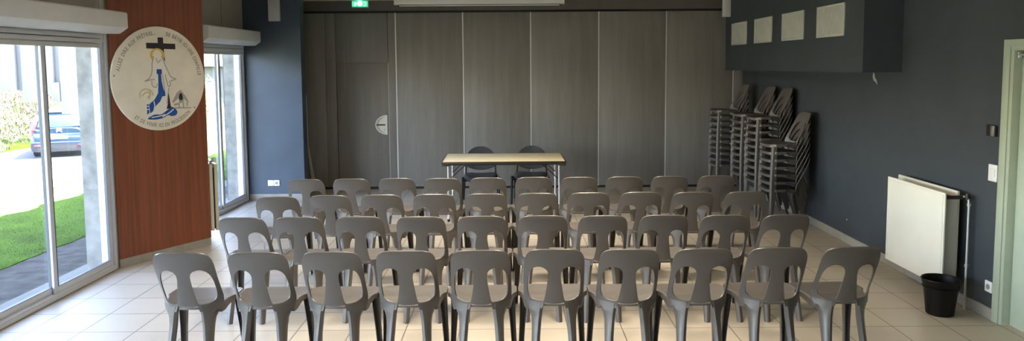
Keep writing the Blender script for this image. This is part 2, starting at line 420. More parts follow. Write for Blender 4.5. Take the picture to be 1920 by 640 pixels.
# half-moon flush handle
hx, hz, hr = -1.885, 0.985, 0.150
def halfmoon(r, x=hx, zc=hz): return [(x, zc - r)] + [(x - r * 1.22 * sin(pi * k / 28), zc - r * cos(pi * k / 28)) for k in range(1, 28)] + [(x, zc + r)]
hm = MB()
outer = halfmoon(hr); inner = halfmoon(hr - 0.016, hx - 0.006)
def P3(y): return lambda p: (p[0], y, p[1])
n_ = len(outer)
vs = [P3(PY - 0.012)(p) for p in outer] + [P3(PY - 0.012)(p) for p in inner] + [P3(PY - 0.001)(p) for p in inner] + [P3(PY)(p) for p in outer]
fs = []
for i in range(n_):
    j = (i + 1) % n_
    fs += [(i, j, n_ + j, n_ + i), (n_ + i, n_ + j, 2 * n_ + j, 2 * n_ + i), (3 * n_ + i, 3 * n_ + j, j, i)]
hm.add(vs, fs)
hnd = hm.build('flush_handle', M['whiteplastic'], d2)
dish = MB(); dish.prism([(p[0] * 1 + 0.0, p[1]) for p in inner], P3(PY - 0.0035), P3(PY - 0.001)); dish.build('handle_dish', M['cream'], hnd)
shade = MB(); cres = [p for p in halfmoon(hr - 0.018, hx - 0.008)][2:-2] ; cres2 = [(p[0] + 0.035, p[1]) for p in cres[::-1]]
shade.prism(cres + cres2, P3(PY - 0.0055), P3(PY - 0.003)); shade.build('recess_shade', M['ventframe'], hnd)  # grey crescent paints the shade inside the handle's hollow
MB().box(hx - 0.165, hx - 0.03, PY - 0.022, PY - 0.004, hz - 0.010, hz + 0.010).build('lever', M['blackedge'], hnd, bevel=0.004)
MB().box(hx - 0.047, hx - 0.040, PY - 0.009, PY - 0.003, hz - 0.085, hz - 0.063).build('keyhole', M['seam'], hnd)

# soffit box with vents, high on the right wall
BA, BB = Vector((3.155, 6.675)), Vector((3.238, YB - 0.02))
sf = MB(); sf.prism([(BA.x, BA.y), (XR + 0.01, BA.y), (XR + 0.01, BB.y), (BB.x, BB.y)], lambda p: (p[0], p[1], 1.80 - 0.02 * (p[1] - BA.y) / 4.58), lambda p: (p[0], p[1], CEIL))
struct(sf.build('wall_soffit', M['slate'], smooth=False))
bd = (BB - BA).normalized(); bn = Vector((-bd.y, bd.x))
def onbox(y, z, off): s = (y - BA.y) / bd.y; q = BA + bd * s + bn * off; return Vector((q.x, q.y, z))
VW = ['nearest the camera', 'second from the camera', 'third from the camera', 'farthest from the camera']
for k, (y0, y1) in enumerate([(7.07, 7.735), (8.095, 8.78), (9.13, 9.83), (10.17, 10.905)]):
    o = thing('wall_vent', 'square pale grey vent grille high on the dark boxed-out wall, ' + VW[k], 'vent', onbox((y0 + y1) / 2, 2.14, 0), group='square vents on the boxed-out wall')
    base = o.location
    def lp(y, z, off): return onbox(y, z, off) - base
    fr = MB(); b = 0.022; z0, z1 = 2.143, 2.458
    for (a0, a1, c0, c1) in [(y0, y1, z0, z0 + b), (y0, y1, z1 - b, z1), (y0, y0 + b * 1.3, z0, z1), (y1 - b * 1.3, y1, z0, z1)]:
        fr.prism([(a0, c0), (a1, c0), (a1, c1), (a0, c1)], lambda p: lp(p[0], p[1], 0.0), lambda p: lp(p[0], p[1], 0.012))
    fr.build('frame', M['ventframe'], o, bevel=0.002)
    mid = MB(); mid.prism([(y0 + b, z0 + b), (y1 - b, z0 + b), (y1 - b, z1 - b), (y0 + b, z1 - b)], lambda p: lp(p[0], p[1], 0.0), lambda p: lp(p[0], p[1], 0.003)); mid.build('backing', M['vent'], o)
    fin = MB(); nb = 26
    for i in range(nb):
        yy = y0 + 0.03 + (y1 - y0 - 0.06) * (i + 0.5) / nb
        fin.prism([(yy - 0.006, z0 + b), (yy + 0.006, z0 + b), (yy + 0.006, z1 - b), (yy - 0.006, z1 - b)], lambda p: lp(p[0], p[1], 0.003), lambda p: lp(p[0] + 0.003, p[1], 0.007))
    fin.build('louvre', M['vent'], o)

# green door on the right, in its frame
d1 = holder('door_1')
DX = XR + 0.052
MB().box(DX, DX + 0.04, DY0 + 0.03, DY1 - 0.035, 0.006, DZ - 0.035).build('door_leaf', M['doorgreen'], d1, bevel=0.002)
cs = MB()
for (a, b, z0, z1) in [(DY1, DY1 + 0.07, 0, DZ), (DY0 - 0.07, DY0, 0, DZ), (DY0 - 0.07, DY1 + 0.07, DZ, DZ + 0.045)]:
    cs.box(XR - 0.014, XR + 0.001, a, b, z0, z1)
cs.build('casing', M['framegreen'], d1, bevel=0.002)
jb = MB()
jb.box(XR - 0.006, XR + 0.11, DY1 - 0.032, DY1 + 0.004, 0, DZ - 0.032); jb.box(XR - 0.006, XR + 0.11, DY0 - 0.004, DY0 + 0.028, 0, DZ - 0.032); jb.box(XR - 0.006, XR + 0.11, DY0 - 0.004, DY1 + 0.004, DZ - 0.032, DZ + 0.004)
jb.build('jamb', M['framegreen'], d1, bevel=0.002)
cl = MB().box(DX - 0.035, DX, 4.62, 4.90, 1.86, 1.92).build('door_closer', M['metalbox'], d1, bevel=0.004)
MB().tube([(DX - 0.03, 4.88, 1.93), (DX - 0.055, 5.0, 1.935), (DX - 0.05, 5.165, 1.94)], 0.006).build('arm', M['chrome'], cl)
MB().box(XR + 0.01, XR + 0.03, 5.160, 5.184, 1.915, 1.955).build('arm_bracket', M['chrome'], cl, bevel=0.002)
MB().tube([(DX, 4.45, 1.03), (DX - 0.045, 4.45, 1.03), (DX - 0.05, 4.56, 1.03)], 0.009).build('door_handle', M['chrome'], d1)

# ------------------------------------------------------------------ left windows
def window(nm, y0, y1, zt=2.09, handle=True):
    w = holder(nm); X = XL - 0.055; Z1 = SILLTOP
    f = MB()
    f.box(X, XL + 0.012, y0 + 0.045, y1 - 0.045, 0.0, 0.032)                       # sill rail
    f.box(X, XL + 0.006, y0 + 0.045, y1 - 0.045, 0.032, 0.050)
    f.box(X, XL + 0.010, y0, y0 + 0.045, 0, Z1); f.box(X, XL + 0.010, y1 - 0.045, y1, 0, Z1); f.box(X, XL + 0.006, y0 + 0.045, y1 - 0.045, zt + 0.03, Z1)
    fo = f.build('frame', M['alu'], w, bevel=0.003)
    MB().box(XL + 0.0121, XL + 0.020, y0, y1, 0.0, 0.006).build('sill_seal', M['seam'], fo)
    ym = (y0 + y1) / 2 + (0.05 if y1 < 8 else 0.0)
    for k, (a, b, xo) in enumerate([(y0 + 0.045, ym + 0.03, XL - 0.045), (ym - 0.03, y1 - 0.045, XL - 0.018)]):
        s = MB(); st = 0.050; t = 0.020
        s.box(xo - t / 2, xo + t / 2, a, a + st, 0.05, zt + 0.04); s.box(xo - t / 2, xo + t / 2, b - st, b, 0.05, zt + 0.04)
        s.box(xo - t / 2, xo + t / 2, a + st, b - st, 0.05, 0.105); s.box(xo - t / 2, xo + t / 2, a + st, b - st, zt - 0.02, zt + 0.04)
        so = s.build('sash', M['alu'], w, bevel=0.003)
        g = MB(); g.box(xo - 0.0135, xo + 0.0135, a + st, a + st + 0.004, 0.105, zt - 0.02); g.box(xo - 0.0135, xo + 0.0135, b - st - 0.004, b - st, 0.105, zt - 0.02); g.box(xo - 0.0135, xo + 0.0135, a + st, b - st, 0.103, 0.107)
        g.build('gasket', M['alushade'], so)
        MB().box(xo - 0.003, xo + 0.003, a + st - 0.003, b - st + 0.003, 0.10, zt - 0.015).build('pane', M['glass'], so)
    return w
WLAB = ['first', 'second']
for k, (a, b) in enumerate(sorted(WIN, key=lambda t: -t[1])):
    window('window_%d' % (k + 1), a, b)

def shutter_box(y0, y1, label, zb=2.245, zt=2.385):
    o = thing('shutter_box', label, 'shutter box', (XL, (y0 + y1) / 2, zb), group=None)
    L = (y1 - y0) / 2; D = 0.27
    prof = [(0.0, zt - zb), (D - 0.012, zt - zb - 0.0), (D, zt - zb - 0.012), (D, 0.0), (D - 0.075, -0.052), (0.0, -0.052)]
    MB().prism(prof, lambda p: (p[0], -L, p[1]), lambda p: (p[0], L, p[1])).build('housing', M['shutter'], o, bevel=0.002)
    sl = MB()
    for i in range(3):
        z1 = -0.053 - i * 0.043; 
        pr = [(0.012, z1), (0.052 - i * 0.006, z1 - 0.004), (0.056 - i * 0.006, z1 - 0.020), (0.050 - i * 0.006, z1 - 0.040), (0.012, z1 - 0.0405)]
        sl.prism(pr, lambda p: (p[0], -L + 0.0, p[1]), lambda p: (p[0], L - 0.06 - 0.12 * 0, p[1]))
    sl.build('roller_slat', M['slat'], o)
    return o
shutter_box(4.80, 6.745, 'white roller shutter box above the large window nearest the camera, left of the round plaque')
shutter_box(8.53, 10.30, 'white roller shutter box above the far window, beside the blue wall', zb=2.222, zt=2.366)

# ------------------------------------------------------------------ wall fittings
def fitting(name, label, cat, loc, rz, parts, group=None):
    o = thing(name, label, cat, loc, rz, group)
    for nm, mb, m, bv in parts: mb.build(nm, m, o, bevel=bv)
    return o
# twin sockets on the blue wall (local: x right, -y out of the wall)
fitting('wall_socket', 'left one of two square white outlet plates low on the blue wall', 'socket', (-3.402, 10.38, 0.242), 0,
        [('plate', MB().box(-0.040, 0.040, -0.010, 0, -0.040, 0.040), M['whiteplastic'], 0.004), ('insert', MB().box(-0.022, 0.022, -0.0125, -0.009, -0.012, 0.012), M['cream'], 0.001)])
fitting('wall_socket', 'right one of two square white outlet plates on the blue wall, with round socket', 'socket', (-3.318, 10.38, 0.242), 0,
        [('plate', MB().box(-0.040, 0.040, -0.010, 0, -0.040, 0.040), M['whiteplastic'], 0.004),
         ('socket_well', MB().lathe([(0.0, 0), (0.021, 0), (0.021, 0.0035), (0.0, 0.0035)], mtx=Matrix.Translation((0, -0.0095, 0)) @ Matrix.Rotation(pi / 2, 4, 'X')), M['seam'], 0)])
fitting('wall_socket', 'white square outlet low on the dark wall beside the green door frame', 'socket', (XR, 5.336, 0.240), -pi / 2,
        [('plate', MB().box(-0.041, 0.041, -0.012, 0, -0.042, 0.042), M['whiteplastic'], 0.005),
         ('socket_well', MB().lathe([(0.0, 0), (0.020, 0), (0.020, 0.0035), (0.0, 0.0035)], mtx=Matrix.Translation((0, -0.0115, 0)) @ Matrix.Rotation(pi / 2, 4, 'X')), M['seam'], 0)])
fitting('light_switch', 'tall white switch plate on the dark wall beside the green door frame', 'switch', (XR, 5.345, 1.082), -pi / 2,
        [('plate', MB().box(-0.052, 0.046, -0.012, 0, -0.062, 0.062), M['whiteplastic'], 0.005), ('rocker', MB().box(-0.030, 0.026, -0.017, -0.010, -0.028, 0.028), M['whiteplastic'], 0.002)])
fitting('alarm_call_point', 'small square steel fitting with dark sides on the wall above the white switch', 'wall fitting', (XR, 5.372, 1.388), -pi / 2,
        [('housing', MB().box(-0.058, 0.046, -0.020, 0, -0.040, 0.042), M['blackedge'], 0.004), ('cover', MB().box(0.004, 0.044, -0.030, -0.018, -0.036, 0.038), M['metalbox'], 0.003)])
# flaked plaster and a nail on the right wall
chip = MB(); cpoly = [(7.20, 1.790), (7.175, 1.78), (7.165, 1.745), (7.13, 1.715), (7.115, 1.675), (7.15, 1.70), (7.19, 1.715), (7.21, 1.75)]
chip.prism(cpoly, lambda p: (XR + 0.002, p[0], p[1]), lambda p: (XR - 0.0015, p[0], p[1])); struct(chip.build('trim_4', M['vent'], smooth=False))
nail = MB().lathe([(0.0, 0), (0.007, 0), (0.006, 0.006), (0.0, 0.007)], mtx=Matrix.Translation((XR, 7.66, 0.247)) @ Matrix.Rotation(-pi / 2, 4, 'Y'), n=12).build('nail', M['whiteplastic'])
tag(nail, 'tiny pale nail head in the dark wall left of the radiator', 'nail')

# column loudspeakers
def speaker(label, loc):
    o = thing('wall_speaker', label, 'loudspeaker', loc, 0)
    MB().box(-0.078, 0.078, -0.06, 0.0, 0.0, 0.33).build('cabinet', M['greyplastic'], o, bevel=0.008)
    MB().box(-0.068, 0.068, -0.065, -0.058, 0.012, 0.318).build('grille', M['greyplastic'], o, bevel=0.003)
    MB().box(-0.03, 0.03, -0.05, -0.0, 0.33, 0.352).build('bracket', M['greyplastic'], o)
    return o
speaker('slim pale grey box loudspeaker high on the dark blue wall above the far window', (-3.266, 10.38, 2.508))
speaker('slim pale grey box loudspeaker high beside the vents at the right end of the partition', (3.200, 11.06, 2.565)) 

# exit sign
ex = thing('exit_sign', 'small lit green emergency exit sign above the folding partition', 'exit sign', (-2.248, YB - 0.03, 2.746))
MB().box(-0.127, 0.127, -0.045, 0, 0.0, 0.106).build('case', M['ventframe'], ex, bevel=0.004)
MB().box(-0.116, 0.116, -0.048, -0.044, 0.018, 0.100).build('panel', M['exitgreen'], ex)
MB().lathe([(0.0, 0), (0.040, 0), (0.034, 0.012), (0.018, 0.02), (0.0, 0.022)], mtx=Matrix.Translation((0.0, -0.048, 0.066)) @ Matrix.Rotation(pi / 2, 4, 'X'), n=24).build('lamp', M['exitlamp'], ex)
pm = MB()
pm.prism([(-0.09, 0.03), (-0.06, 0.03), (-0.045, 0.06), (-0.06, 0.085), (-0.08, 0.085)], lambda p: (p[0], -0.048, p[1]), lambda p: (p[0], -0.0495, p[1]))
pm.prism([(0.05, 0.025), (0.085, 0.025), (0.085, 0.092), (0.05, 0.092), (0.05, 0.084), (0.076, 0.084), (0.076, 0.033), (0.05, 0.033)], lambda p: (p[0], -0.048, p[1]), lambda p: (p[0], -0.0495, p[1]))
pm.build('pictogram', M['exitwhite'], ex)

# projection screen case under the ceiling
ps = thing('projector_screen', 'long white roll-up projection screen case hanging from the ceiling before the partition', 'projection screen', (-0.457, 10.95, 2.745))
MB().box(-1.236, 1.236, -0.05, 0.05, 0.022, 0.108).build('case', M['screenwhite'], ps, bevel=0.012)
for s in (-1, 1): MB().box(s * 1.236 - 0.006, s * 1.236 + 0.006, -0.053, 0.053, 0.018, 0.110).build('end_cap', M['whiteplastic'], ps, bevel=0.004)
MB().box(-1.17, 1.17, -0.020, 0.010, 0.000, 0.014).build('bottom_bar', M['screenwhite'], ps, bevel=0.003)
MB().box(-1.17, 1.17, -0.006, -0.003, 0.012, 0.024).build('screen_cloth', M['dark'], ps)
for s in (-1, 1): MB().box(s * 1.18 - 0.012, s * 1.18 + 0.012, -0.022, 0.012, -0.003, 0.016).build('bar_cap', M['blackedge'], ps, bevel=0.002)

# unseen ceiling luminaires, added over the seating to brighten floor and seats
CL = [(x, y) for y in (4.6, 6.1, 7.5) for x in (-0.9, 0.7)]
LP = {(-0.9, 4.6): 'left lamp of the pair nearest the camera', (0.7, 4.6): 'right lamp of the pair nearest the camera', (-0.9, 6.1): 'left lamp of the middle pair', (0.7, 6.1): 'right lamp of the middle pair', (-0.9, 7.5): 'left lamp of the pair nearest the table', (0.7, 7.5): 'right lamp of the pair nearest the table'}
ADDED_LAMP_W = 2.1
for (x, y) in CL:
    o = thing('added_ceiling_light', 'added, unseen square white ceiling lamp over the chairs, ' + LP[(x, y)], 'ceiling light', (x, y, CEIL - 0.05), 0, 'added ceiling lamps over the chairs')
    fr = MB()
    for (a, b, c, d) in [(-0.31, 0.31, -0.31, -0.285), (-0.31, 0.31, 0.285, 0.31), (-0.31, -0.285, -0.31, 0.31), (0.285, 0.31, -0.31, 0.31)]: fr.box(a, b, c, d, 0.0, 0.05)
    fr.build('frame', M['alu'], o, bevel=0.002)
    MB().box(-0.285, 0.285, -0.285, 0.285, 0.025, 0.05).build('added_diffuser', M['added_lampface'], o)
    ld = bpy.data.lights.new('added_lamp_light', 'AREA'); ld.shape = 'SQUARE'; ld.size = 0.54; ld.energy = ADDED_LAMP_W; ld.color = (1.0, 0.89, 0.72); ld.spread = radians(100)
    lo = bpy.data.objects.new('added_lamp_light', ld); COL.objects.link(lo); lo.parent = o; lo.location = (0, 0, 0.018)

# rods leaning in the corner between blue wall and partition
rd = thing('leaning_rods', 'pair of thin grey rods leaning in the dark corner by the folding partition', 'rods', (-2.96, 11.05, 0))
MB().tube([(-0.01, -0.02, 0.0), (-0.115, 0.10, 0.62), (-0.135, 0.15, 1.45)], [0.010, 0.010, 0.007]).build('rod', M['pipe'], rd)
MB().tube([(0.03, -0.05, 0.0), (-0.105, 0.085, 0.66)], 0.009).build('rod', M['pipe'], rd)

# ------------------------------------------------------------------ radiators
def radiator_right():
    o = thing('radiator', 'large cream double-panel radiator on the dark right-hand wall', 'radiator', (XR, 6.0, 0.0))
    y0, y1, z0, z1 = -0.425, 0.435, 0.16, 0.895
    X1 = -0.215
    f = MB(); f.box(X1, X1 + 0.014, y0, y1, z0, z1)
    fp = f.build('front_panel', M['cream'], o, bevel=0.005, segs=3)
    r = MB(); r.box(X1 - 0.0035, X1 + 0.001, y0 + 0.02, y0 + 0.03, z0 + 0.03, z1 - 0.02); r.box(X1 - 0.0035, X1 + 0.001, y1 - 0.03, y1 - 0.02, z0 + 0.03, z1 - 0.02)
    r.box(X1 - 0.0035, X1 + 0.001, y0 + 0.02, y1 - 0.02, z1 - 0.03, z1 - 0.02); r.box(X1 - 0.0035, X1 + 0.001, y0 + 0.02, y1 - 0.02, z0 + 0.06, z0 + 0.07)
    r.build('panel_moulding', M['cream'], fp, bevel=0.0015)
    MB().box(-0.085, -0.065, y0 - 0.02 + 0.02 + 0.06, y1 + 0.075, z0, z1 + 0.004).build('rear_panel', M['cream'], o, bevel=0.005)
    fin = MB(); k = 34
    for i in range(k):
        yy = y0 + 0.05 + (y1 - y0 - 0.1) * i / (k - 1)
        fin.box(X1 + 0.02, -0.09, yy - 0.0008, yy + 0.0008, z0 + 0.03, z1 - 0.04)
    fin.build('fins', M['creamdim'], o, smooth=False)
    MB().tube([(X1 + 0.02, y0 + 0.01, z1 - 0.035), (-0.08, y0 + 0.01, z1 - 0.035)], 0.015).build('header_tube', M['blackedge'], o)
    MB().tube([(X1 + 0.02, y0 + 0.03, z0 + 0.04), (-0.08, y0 + 0.03, z0 + 0.04)], 0.015).build('header_tube', M['cream'], o)
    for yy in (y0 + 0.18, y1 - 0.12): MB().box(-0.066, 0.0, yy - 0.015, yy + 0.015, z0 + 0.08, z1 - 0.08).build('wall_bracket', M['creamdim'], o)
    p = MB().tube([(-0.075, y0 + 0.02, z1 - 0.03), (-0.062, y0 - 0.005, z1 - 0.028), (-0.055, y0 - 0.030, z1 - 0.040), (-0.052, y0 - 0.036, z1 - 0.08), (-0.052, y0 - 0.036, 0.06), (-0.052, y0 - 0.036, 0.0)], 0.0085, n=12).build('supply_pipe', M['pipe'], o)
    for z in (0.80, 0.33): MB().lathe([(0.0, 0), (0.014, 0), (0.014, 0.022), (0.0, 0.022)], c=(-0.052, y0 - 0.036, z), n=14).build('collar', M['pipe'], p)
    MB().lathe([(0.0, -0.02), (0.016, -0.02), (0.018, 0), (0.016, 0.03), (0.0, 0.032)], c=(-0.055, y0 - 0.02, z1 - 0.032), n=16).build('valve', M['blackedge'], o)
    return o
radiator_right()
def radiator_left():
    o = thing('radiator', 'narrow end of a cream radiator behind the wood-panelled pier, beside the far window', 'radiator', (-3.203 - 0.517 * 0.42, 7.78 + 0.87 * 0.42, 0.0), 0.526)
    for x0 in (0.025, 0.075):
        MB().box(x0, x0 + 0.034, -0.30, 0.30, 0.12, 0.845).build('panel', M['cream'], o, bevel=0.006, segs=3)
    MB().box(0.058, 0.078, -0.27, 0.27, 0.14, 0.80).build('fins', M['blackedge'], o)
    MB().tube([(0.04, -0.27, 0.84), (0.045, -0.30, 0.875), (0.075, -0.31, 0.885)], 0.013).build('valve', M['chrome'], o)
    MB().lathe([(0, 0), (0.022, 0), (0.024, 0.02), (0.018, 0.05), (0, 0.055)], c=(0.075, -0.30, 0.868), n=16).build('valve_knob', M['whiteplastic'], o)
    MB().tube([(0.0, -0.2, 0.5), (0.03, -0.2, 0.5)], 0.012).build('wall_bracket', M['creamdim'], o)
    MB().tube([(0.055, 0.26, 0.14), (0.055, 0.26, 0.0)], 0.009).build('supply_pipe', M['pipe'], o)
    return o
radiator_left()

# black bin
bn_ = thing('waste_bin', 'black plastic waste bin on the tiles below the end of the cream radiator', 'bin', (3.215, 5.445, 0))
rb = MB(); prof = [(0.0, 0.0), (0.088, 0.0), (0.095, 0.006), (0.118, 0.215), (0.122, 0.225), (0.128, 0.238), (0.133, 0.262), (0.137, 0.268), (0.133, 0.274), (0.127, 0.268), (0.121, 0.235), (0.091, 0.012), (0.0, 0.010)]
rb.lathe(prof, n=56); rb.build('bucket', M['bin'], bn_)
gp = MB(); gp.lathe([(0.117, 0.208), (0.124, 0.208), (0.126, 0.214), (0.119, 0.216)], n=56); gp.build('rim_band', M['bin'], bn_)

# ------------------------------------------------------------------ round painted plaque
C0 = onpier((Vector((-3.461, 7.30)) - PA).dot(pdir), 1.778, 0.012)
pl = thing('round_plaque', 'round cream painted board with cross, veiled figure and chapel on the wood-panelled pier', 'plaque', C0, atan2(pdir.y, pdir.x))
RD = 0.508
b_ = MB(); b_.lathe([(0.0, 0.0), (RD - 0.006, 0.0), (RD, 0.004), (RD, 0.016), (RD - 0.004, 0.020), (0.0, 0.020)], n=120, mtx=Matrix.Rotation(pi / 2, 4, 'X'))
b_.build('board', M['disc'], pl)
def uv(x, y): return ((x - 296) / 261 * RD, (324 - y) / 299 * RD)
def paint(nm, m, polys, d=0.0225, raw=False):
    mb = MB()
    for pz in polys:
        q = [p if raw else uv(*p) for p in pz]
        mb.prism(q, lambda p: (p[0], -0.0195, p[1]), lambda p: (p[0], -d, p[1]))
    return mb.build(nm, m, pl, smooth=False)
def stroke(pts, w):
    q = [Vector(uv(*p)) for p in pts]; L_, R_ = [], []
    for i, p in enumerate(q):
        t = (q[min(i + 1, len(q) - 1)] - q[max(i - 1, 0)]).normalized(); n = Vector((-t.y, t.x)) * w / 2
        L_.append(tuple(p + n)); R_.append(tuple(p - n))
    return L_ + R_[::-1]
paint('cross', M['purple'], [[(290, 88), (320, 88), (320, 121), (388, 123), (388, 155), (322, 154), (326, 228), (308, 190), (291, 154), (226, 152), (226, 120), (290, 120)]], 0.0215)
ring = [(284 + 40 * cos(t), 190 + 40 * sin(t)) for t in [2 * pi * k / 36 for k in range(36)]]
paint('halo', M['yellow'], [ring], 0.0222)
hin = [(283 + 25 * cos(t), 190 + 31 * sin(t)) for t in [2 * pi * k / 30 for k in range(30)]]
paint('face', M['robe'], [hin], 0.0232)
paint('veil', M['robe'], [catmull([(262, 192), (282, 172), (304, 190), (318, 225), (334, 270), (352, 330), (345, 400), (338, 470), (320, 530), (262, 548), (228, 540), (250, 470), (268, 380), (262, 330), (240, 330), (252, 270)], 4, True)], 0.0228)
paint('blue_sash', M['blue'], [[(276, 270), (304, 270), (305, 297), (299, 299), (301, 340), (309, 385), (318, 402), (318, 425), (300, 428), (288, 455), (262, 480), (250, 505), (232, 520), (226, 470), (258, 442), (278, 408), (282, 350), (283, 299), (275, 296)],
      [(214, 470), (222, 466), (226, 515), (214, 528)],
      catmull([(216, 552), (250, 530), (290, 530), (330, 505), (350, 492), (368, 500), (382, 520), (374, 540), (350, 545), (330, 538), (300, 552), (260, 558)], 4, True)], 0.0236)
paint('fold_line', M['robe'], [stroke(catmull([(252, 450), (256, 480), (248, 512)], 4), 0.010), stroke(catmull([(296, 545), (330, 528), (362, 505)], 4), 0.010), stroke(catmull([(236, 545), (280, 540), (312, 532)], 4), 0.009), stroke([(212, 480), (226, 480)], 0.009), stroke([(212, 498), (228, 497)], 0.009)], 0.0242, True)
paint('dark_spire', M['navy'], [[(336, 398), (341, 440), (346, 488), (356, 494), (322, 502), (330, 470)]], 0.0240)
paint('outline', M['inkthin'], [stroke(catmull(c, 5), 0.0085) for c in
      [[(262, 196), (252, 240), (250, 280), (236, 318), (210, 336)], [(210, 338), (232, 332), (262, 326)], [(306, 196), (322, 240), (338, 280), (352, 312), (380, 326)], [(352, 340), (368, 334), (385, 330)], [(276, 205), (284, 232), (302, 214)],
       [(246, 336), (248, 362), (268, 374), (276, 350)], [(322, 300), (330, 345), (338, 372), (350, 360), (344, 338)], [(306, 300), (312, 350), (316, 400)], [(340, 380), (332, 420), (325, 470)]]], 0.0244, True)
paint('faded_bush', M['paleyellow'], [stroke(catmull(c, 5), 0.014) for c in [[(180, 430), (182, 400), (205, 382), (240, 392), (252, 420)], [(190, 420), (215, 400), (236, 412), (220, 432)], [(228, 384), (236, 410), (226, 438)]]], 0.0218, True)
paint('chapel', M['inkthin'], [[(408, 392), (440, 440), (452, 468), (446, 470), (428, 446), (418, 470), (398, 470), (394, 440), (362, 468), (356, 462), (386, 408)],
      [(392, 470), (398, 470), (398, 498), (392, 498)], [(418, 468), (424, 468), (424, 500), (418, 500)], [(440, 470), (446, 470), (446, 492), (440, 492)], [(366, 474), (390, 470), (390, 480), (368, 486)], [(370, 494), (466, 500), (466, 506), (370, 502)]], 0.0226)
paint('chapel_window', M['purple'], [catmull([(398, 450), (398, 425), (408, 412), (417, 426), (416, 452)], 3, True)], 0.0234)

def arc_text(txt, a0, a1, r, size, inside=False):
    mb = MB(); adv = []
    meshes = {}
    for ch in txt:
        if ch == ' ': adv.append(0.5); continue
        if ch not in meshes:
            cu = bpy.data.curves.new('t', 'FONT'); cu.body = ch; cu.size = 1.0; cu.extrude = 0.0; cu.offset = 0.03; cu.resolution_u = 3
            ob = bpy.data.objects.new('t', cu); me = bpy.data.meshes.new_from_object(ob)
            vs = [tuple(v.co) for v in me.vertices]; fs = [tuple(p.vertices) for p in me.polygons]
            meshes[ch] = (vs, fs); bpy.data.objects.remove(ob); bpy.data.curves.remove(cu); bpy.data.meshes.remove(me)
        vs = meshes[ch][0]; adv.append(max(v[0] for v in vs) + 0.10)
    tot = sum(adv); pos = 0
    for ch, w in zip(txt, adv):
        mid = (pos + w / 2) / tot; pos += w
        if ch == ' ': continue
        a = a0 + (a1 - a0) * mid; rr = r(mid) if callable(r) else r
        vs, fs = meshes[ch]; rot = a - pi / 2 if not inside else a + pi / 2
        cx, cz = rr * cos(a), rr * sin(a); wx = w / 2
        sx = abs(a1 - a0) * rr / tot
        out = []
        for v in vs:
            x = (v[0] - wx + 0.05) * sx; z = (v[1] - 0.36) * size
            out.append((cx + x * cos(rot) - z * sin(rot), -0.0225, cz + x * sin(rot) + z * cos(rot)))
        mb.add(out, [f[::-1] for f in fs])
    return mb
for t in (arc_text('ALLEZ DIRE AUX PRÊTRES...', radians(170), radians(94), 0.445, 0.052), arc_text('DE BÂTIR ICI UNE CHAPELLE', radians(80), radians(3), 0.445, 0.052), arc_text('ET DE VENIR ICI EN PROCESSION.', radians(231), radians(314), 0.455, 0.052, True)):
    t.build('lettering', M['ink'], pl, smooth=False, rc=False)
for (x, y) in [(52, 303), (487, 502)]:
    tx = MB(); c = uv(x, y); tx.prism([(c[0] + 0.009 * cos(t), c[1] + 0.009 * sin(t)) for t in [2 * pi * k / 14 for k in range(14)]], lambda p: (p[0], -0.0200, p[1]), lambda p: (p[0], -0.0225, p[1]))
    tx.build('round_dot', M['ink'], pl, smooth=False)

# ================================================================== FURNITURE
# folding table
tb = thing('folding_table', 'long folding table with pale cream top and black edge in front of the partition', 'table', (-0.098, 9.22, 0), 0.009)
TW, TD, TH = 0.742, 0.42, 0.732
MB().box(-TW + 0.006, TW - 0.006, -TD + 0.006, TD - 0.006, TH - 0.022, TH).build('tabletop', M['tabletop'], tb, bevel=0.002)
eg = MB()
for (a, b, c, d) in [(-TW, TW, -TD - 0.004, -TD + 0.010), (-TW, TW, TD - 0.010, TD + 0.004), (-TW - 0.004, -TW + 0.010, -TD, TD), (TW - 0.010, TW + 0.004, -TD, TD)]: eg.box(a, b, c, d, TH - 0.030, TH + 0.001)
eg.build('edge_band', M['blackedge'], tb, bevel=0.003)
for sx in (-1, 1):
    for sy in (-1, 1):
        MB().box(sx * (TW - 0.045) - 0.045, sx * (TW - 0.045) + 0.045, sy * (TD - 0.03) - 0.035, sy * (TD - 0.03) + 0.035, TH - 0.052, TH - 0.030).build('corner_block', M['blackedge'], tb, bevel=0.004)
ap = MB(); ap.box(-TW + 0.06, TW - 0.06, -TD + 0.03, -TD + 0.045, TH - 0.045, TH - 0.022); ap.box(-TW + 0.06, TW - 0.06, TD - 0.045, TD - 0.03, TH - 0.045, TH - 0.022)
ap.build('under_frame', M['blackedge'], tb)
for s in (-1, 1):
    xl = s * (TW - 0.075)
    for sy in (-1, 1):
        lg = MB().tube([(xl, sy * (TD - 0.06), TH - 0.03), (xl + s * 0.004, sy * (TD - 0.045), 0.012)], 0.0135, n=14).build('leg', M['chrome'], tb)
        MB().lathe([(0, 0), (0.017, 0), (0.017, 0.03), (0.014, 0.034), (0, 0.034)], c=(xl + s * 0.004, sy * (TD - 0.045), 0), n=16).build('foot_cap', M['blackedge'], lg)
    MB().tube([(xl, -TD + 0.055, 0.20), (xl, TD - 0.055, 0.20)], 0.010).build('crossbar', M['chrome'], tb)
    MB().tube([(xl, -TD + 0.09, 0.50), (xl - s * 0.22, -TD + 0.10, TH - 0.035)], 0.006).build('brace', M['blacktube'], tb)
    MB().tube([(xl, TD - 0.09, 0.50), (xl - s * 0.22, TD - 0.10, TH - 0.035)], 0.006).build('brace', M['blacktube'], tb)

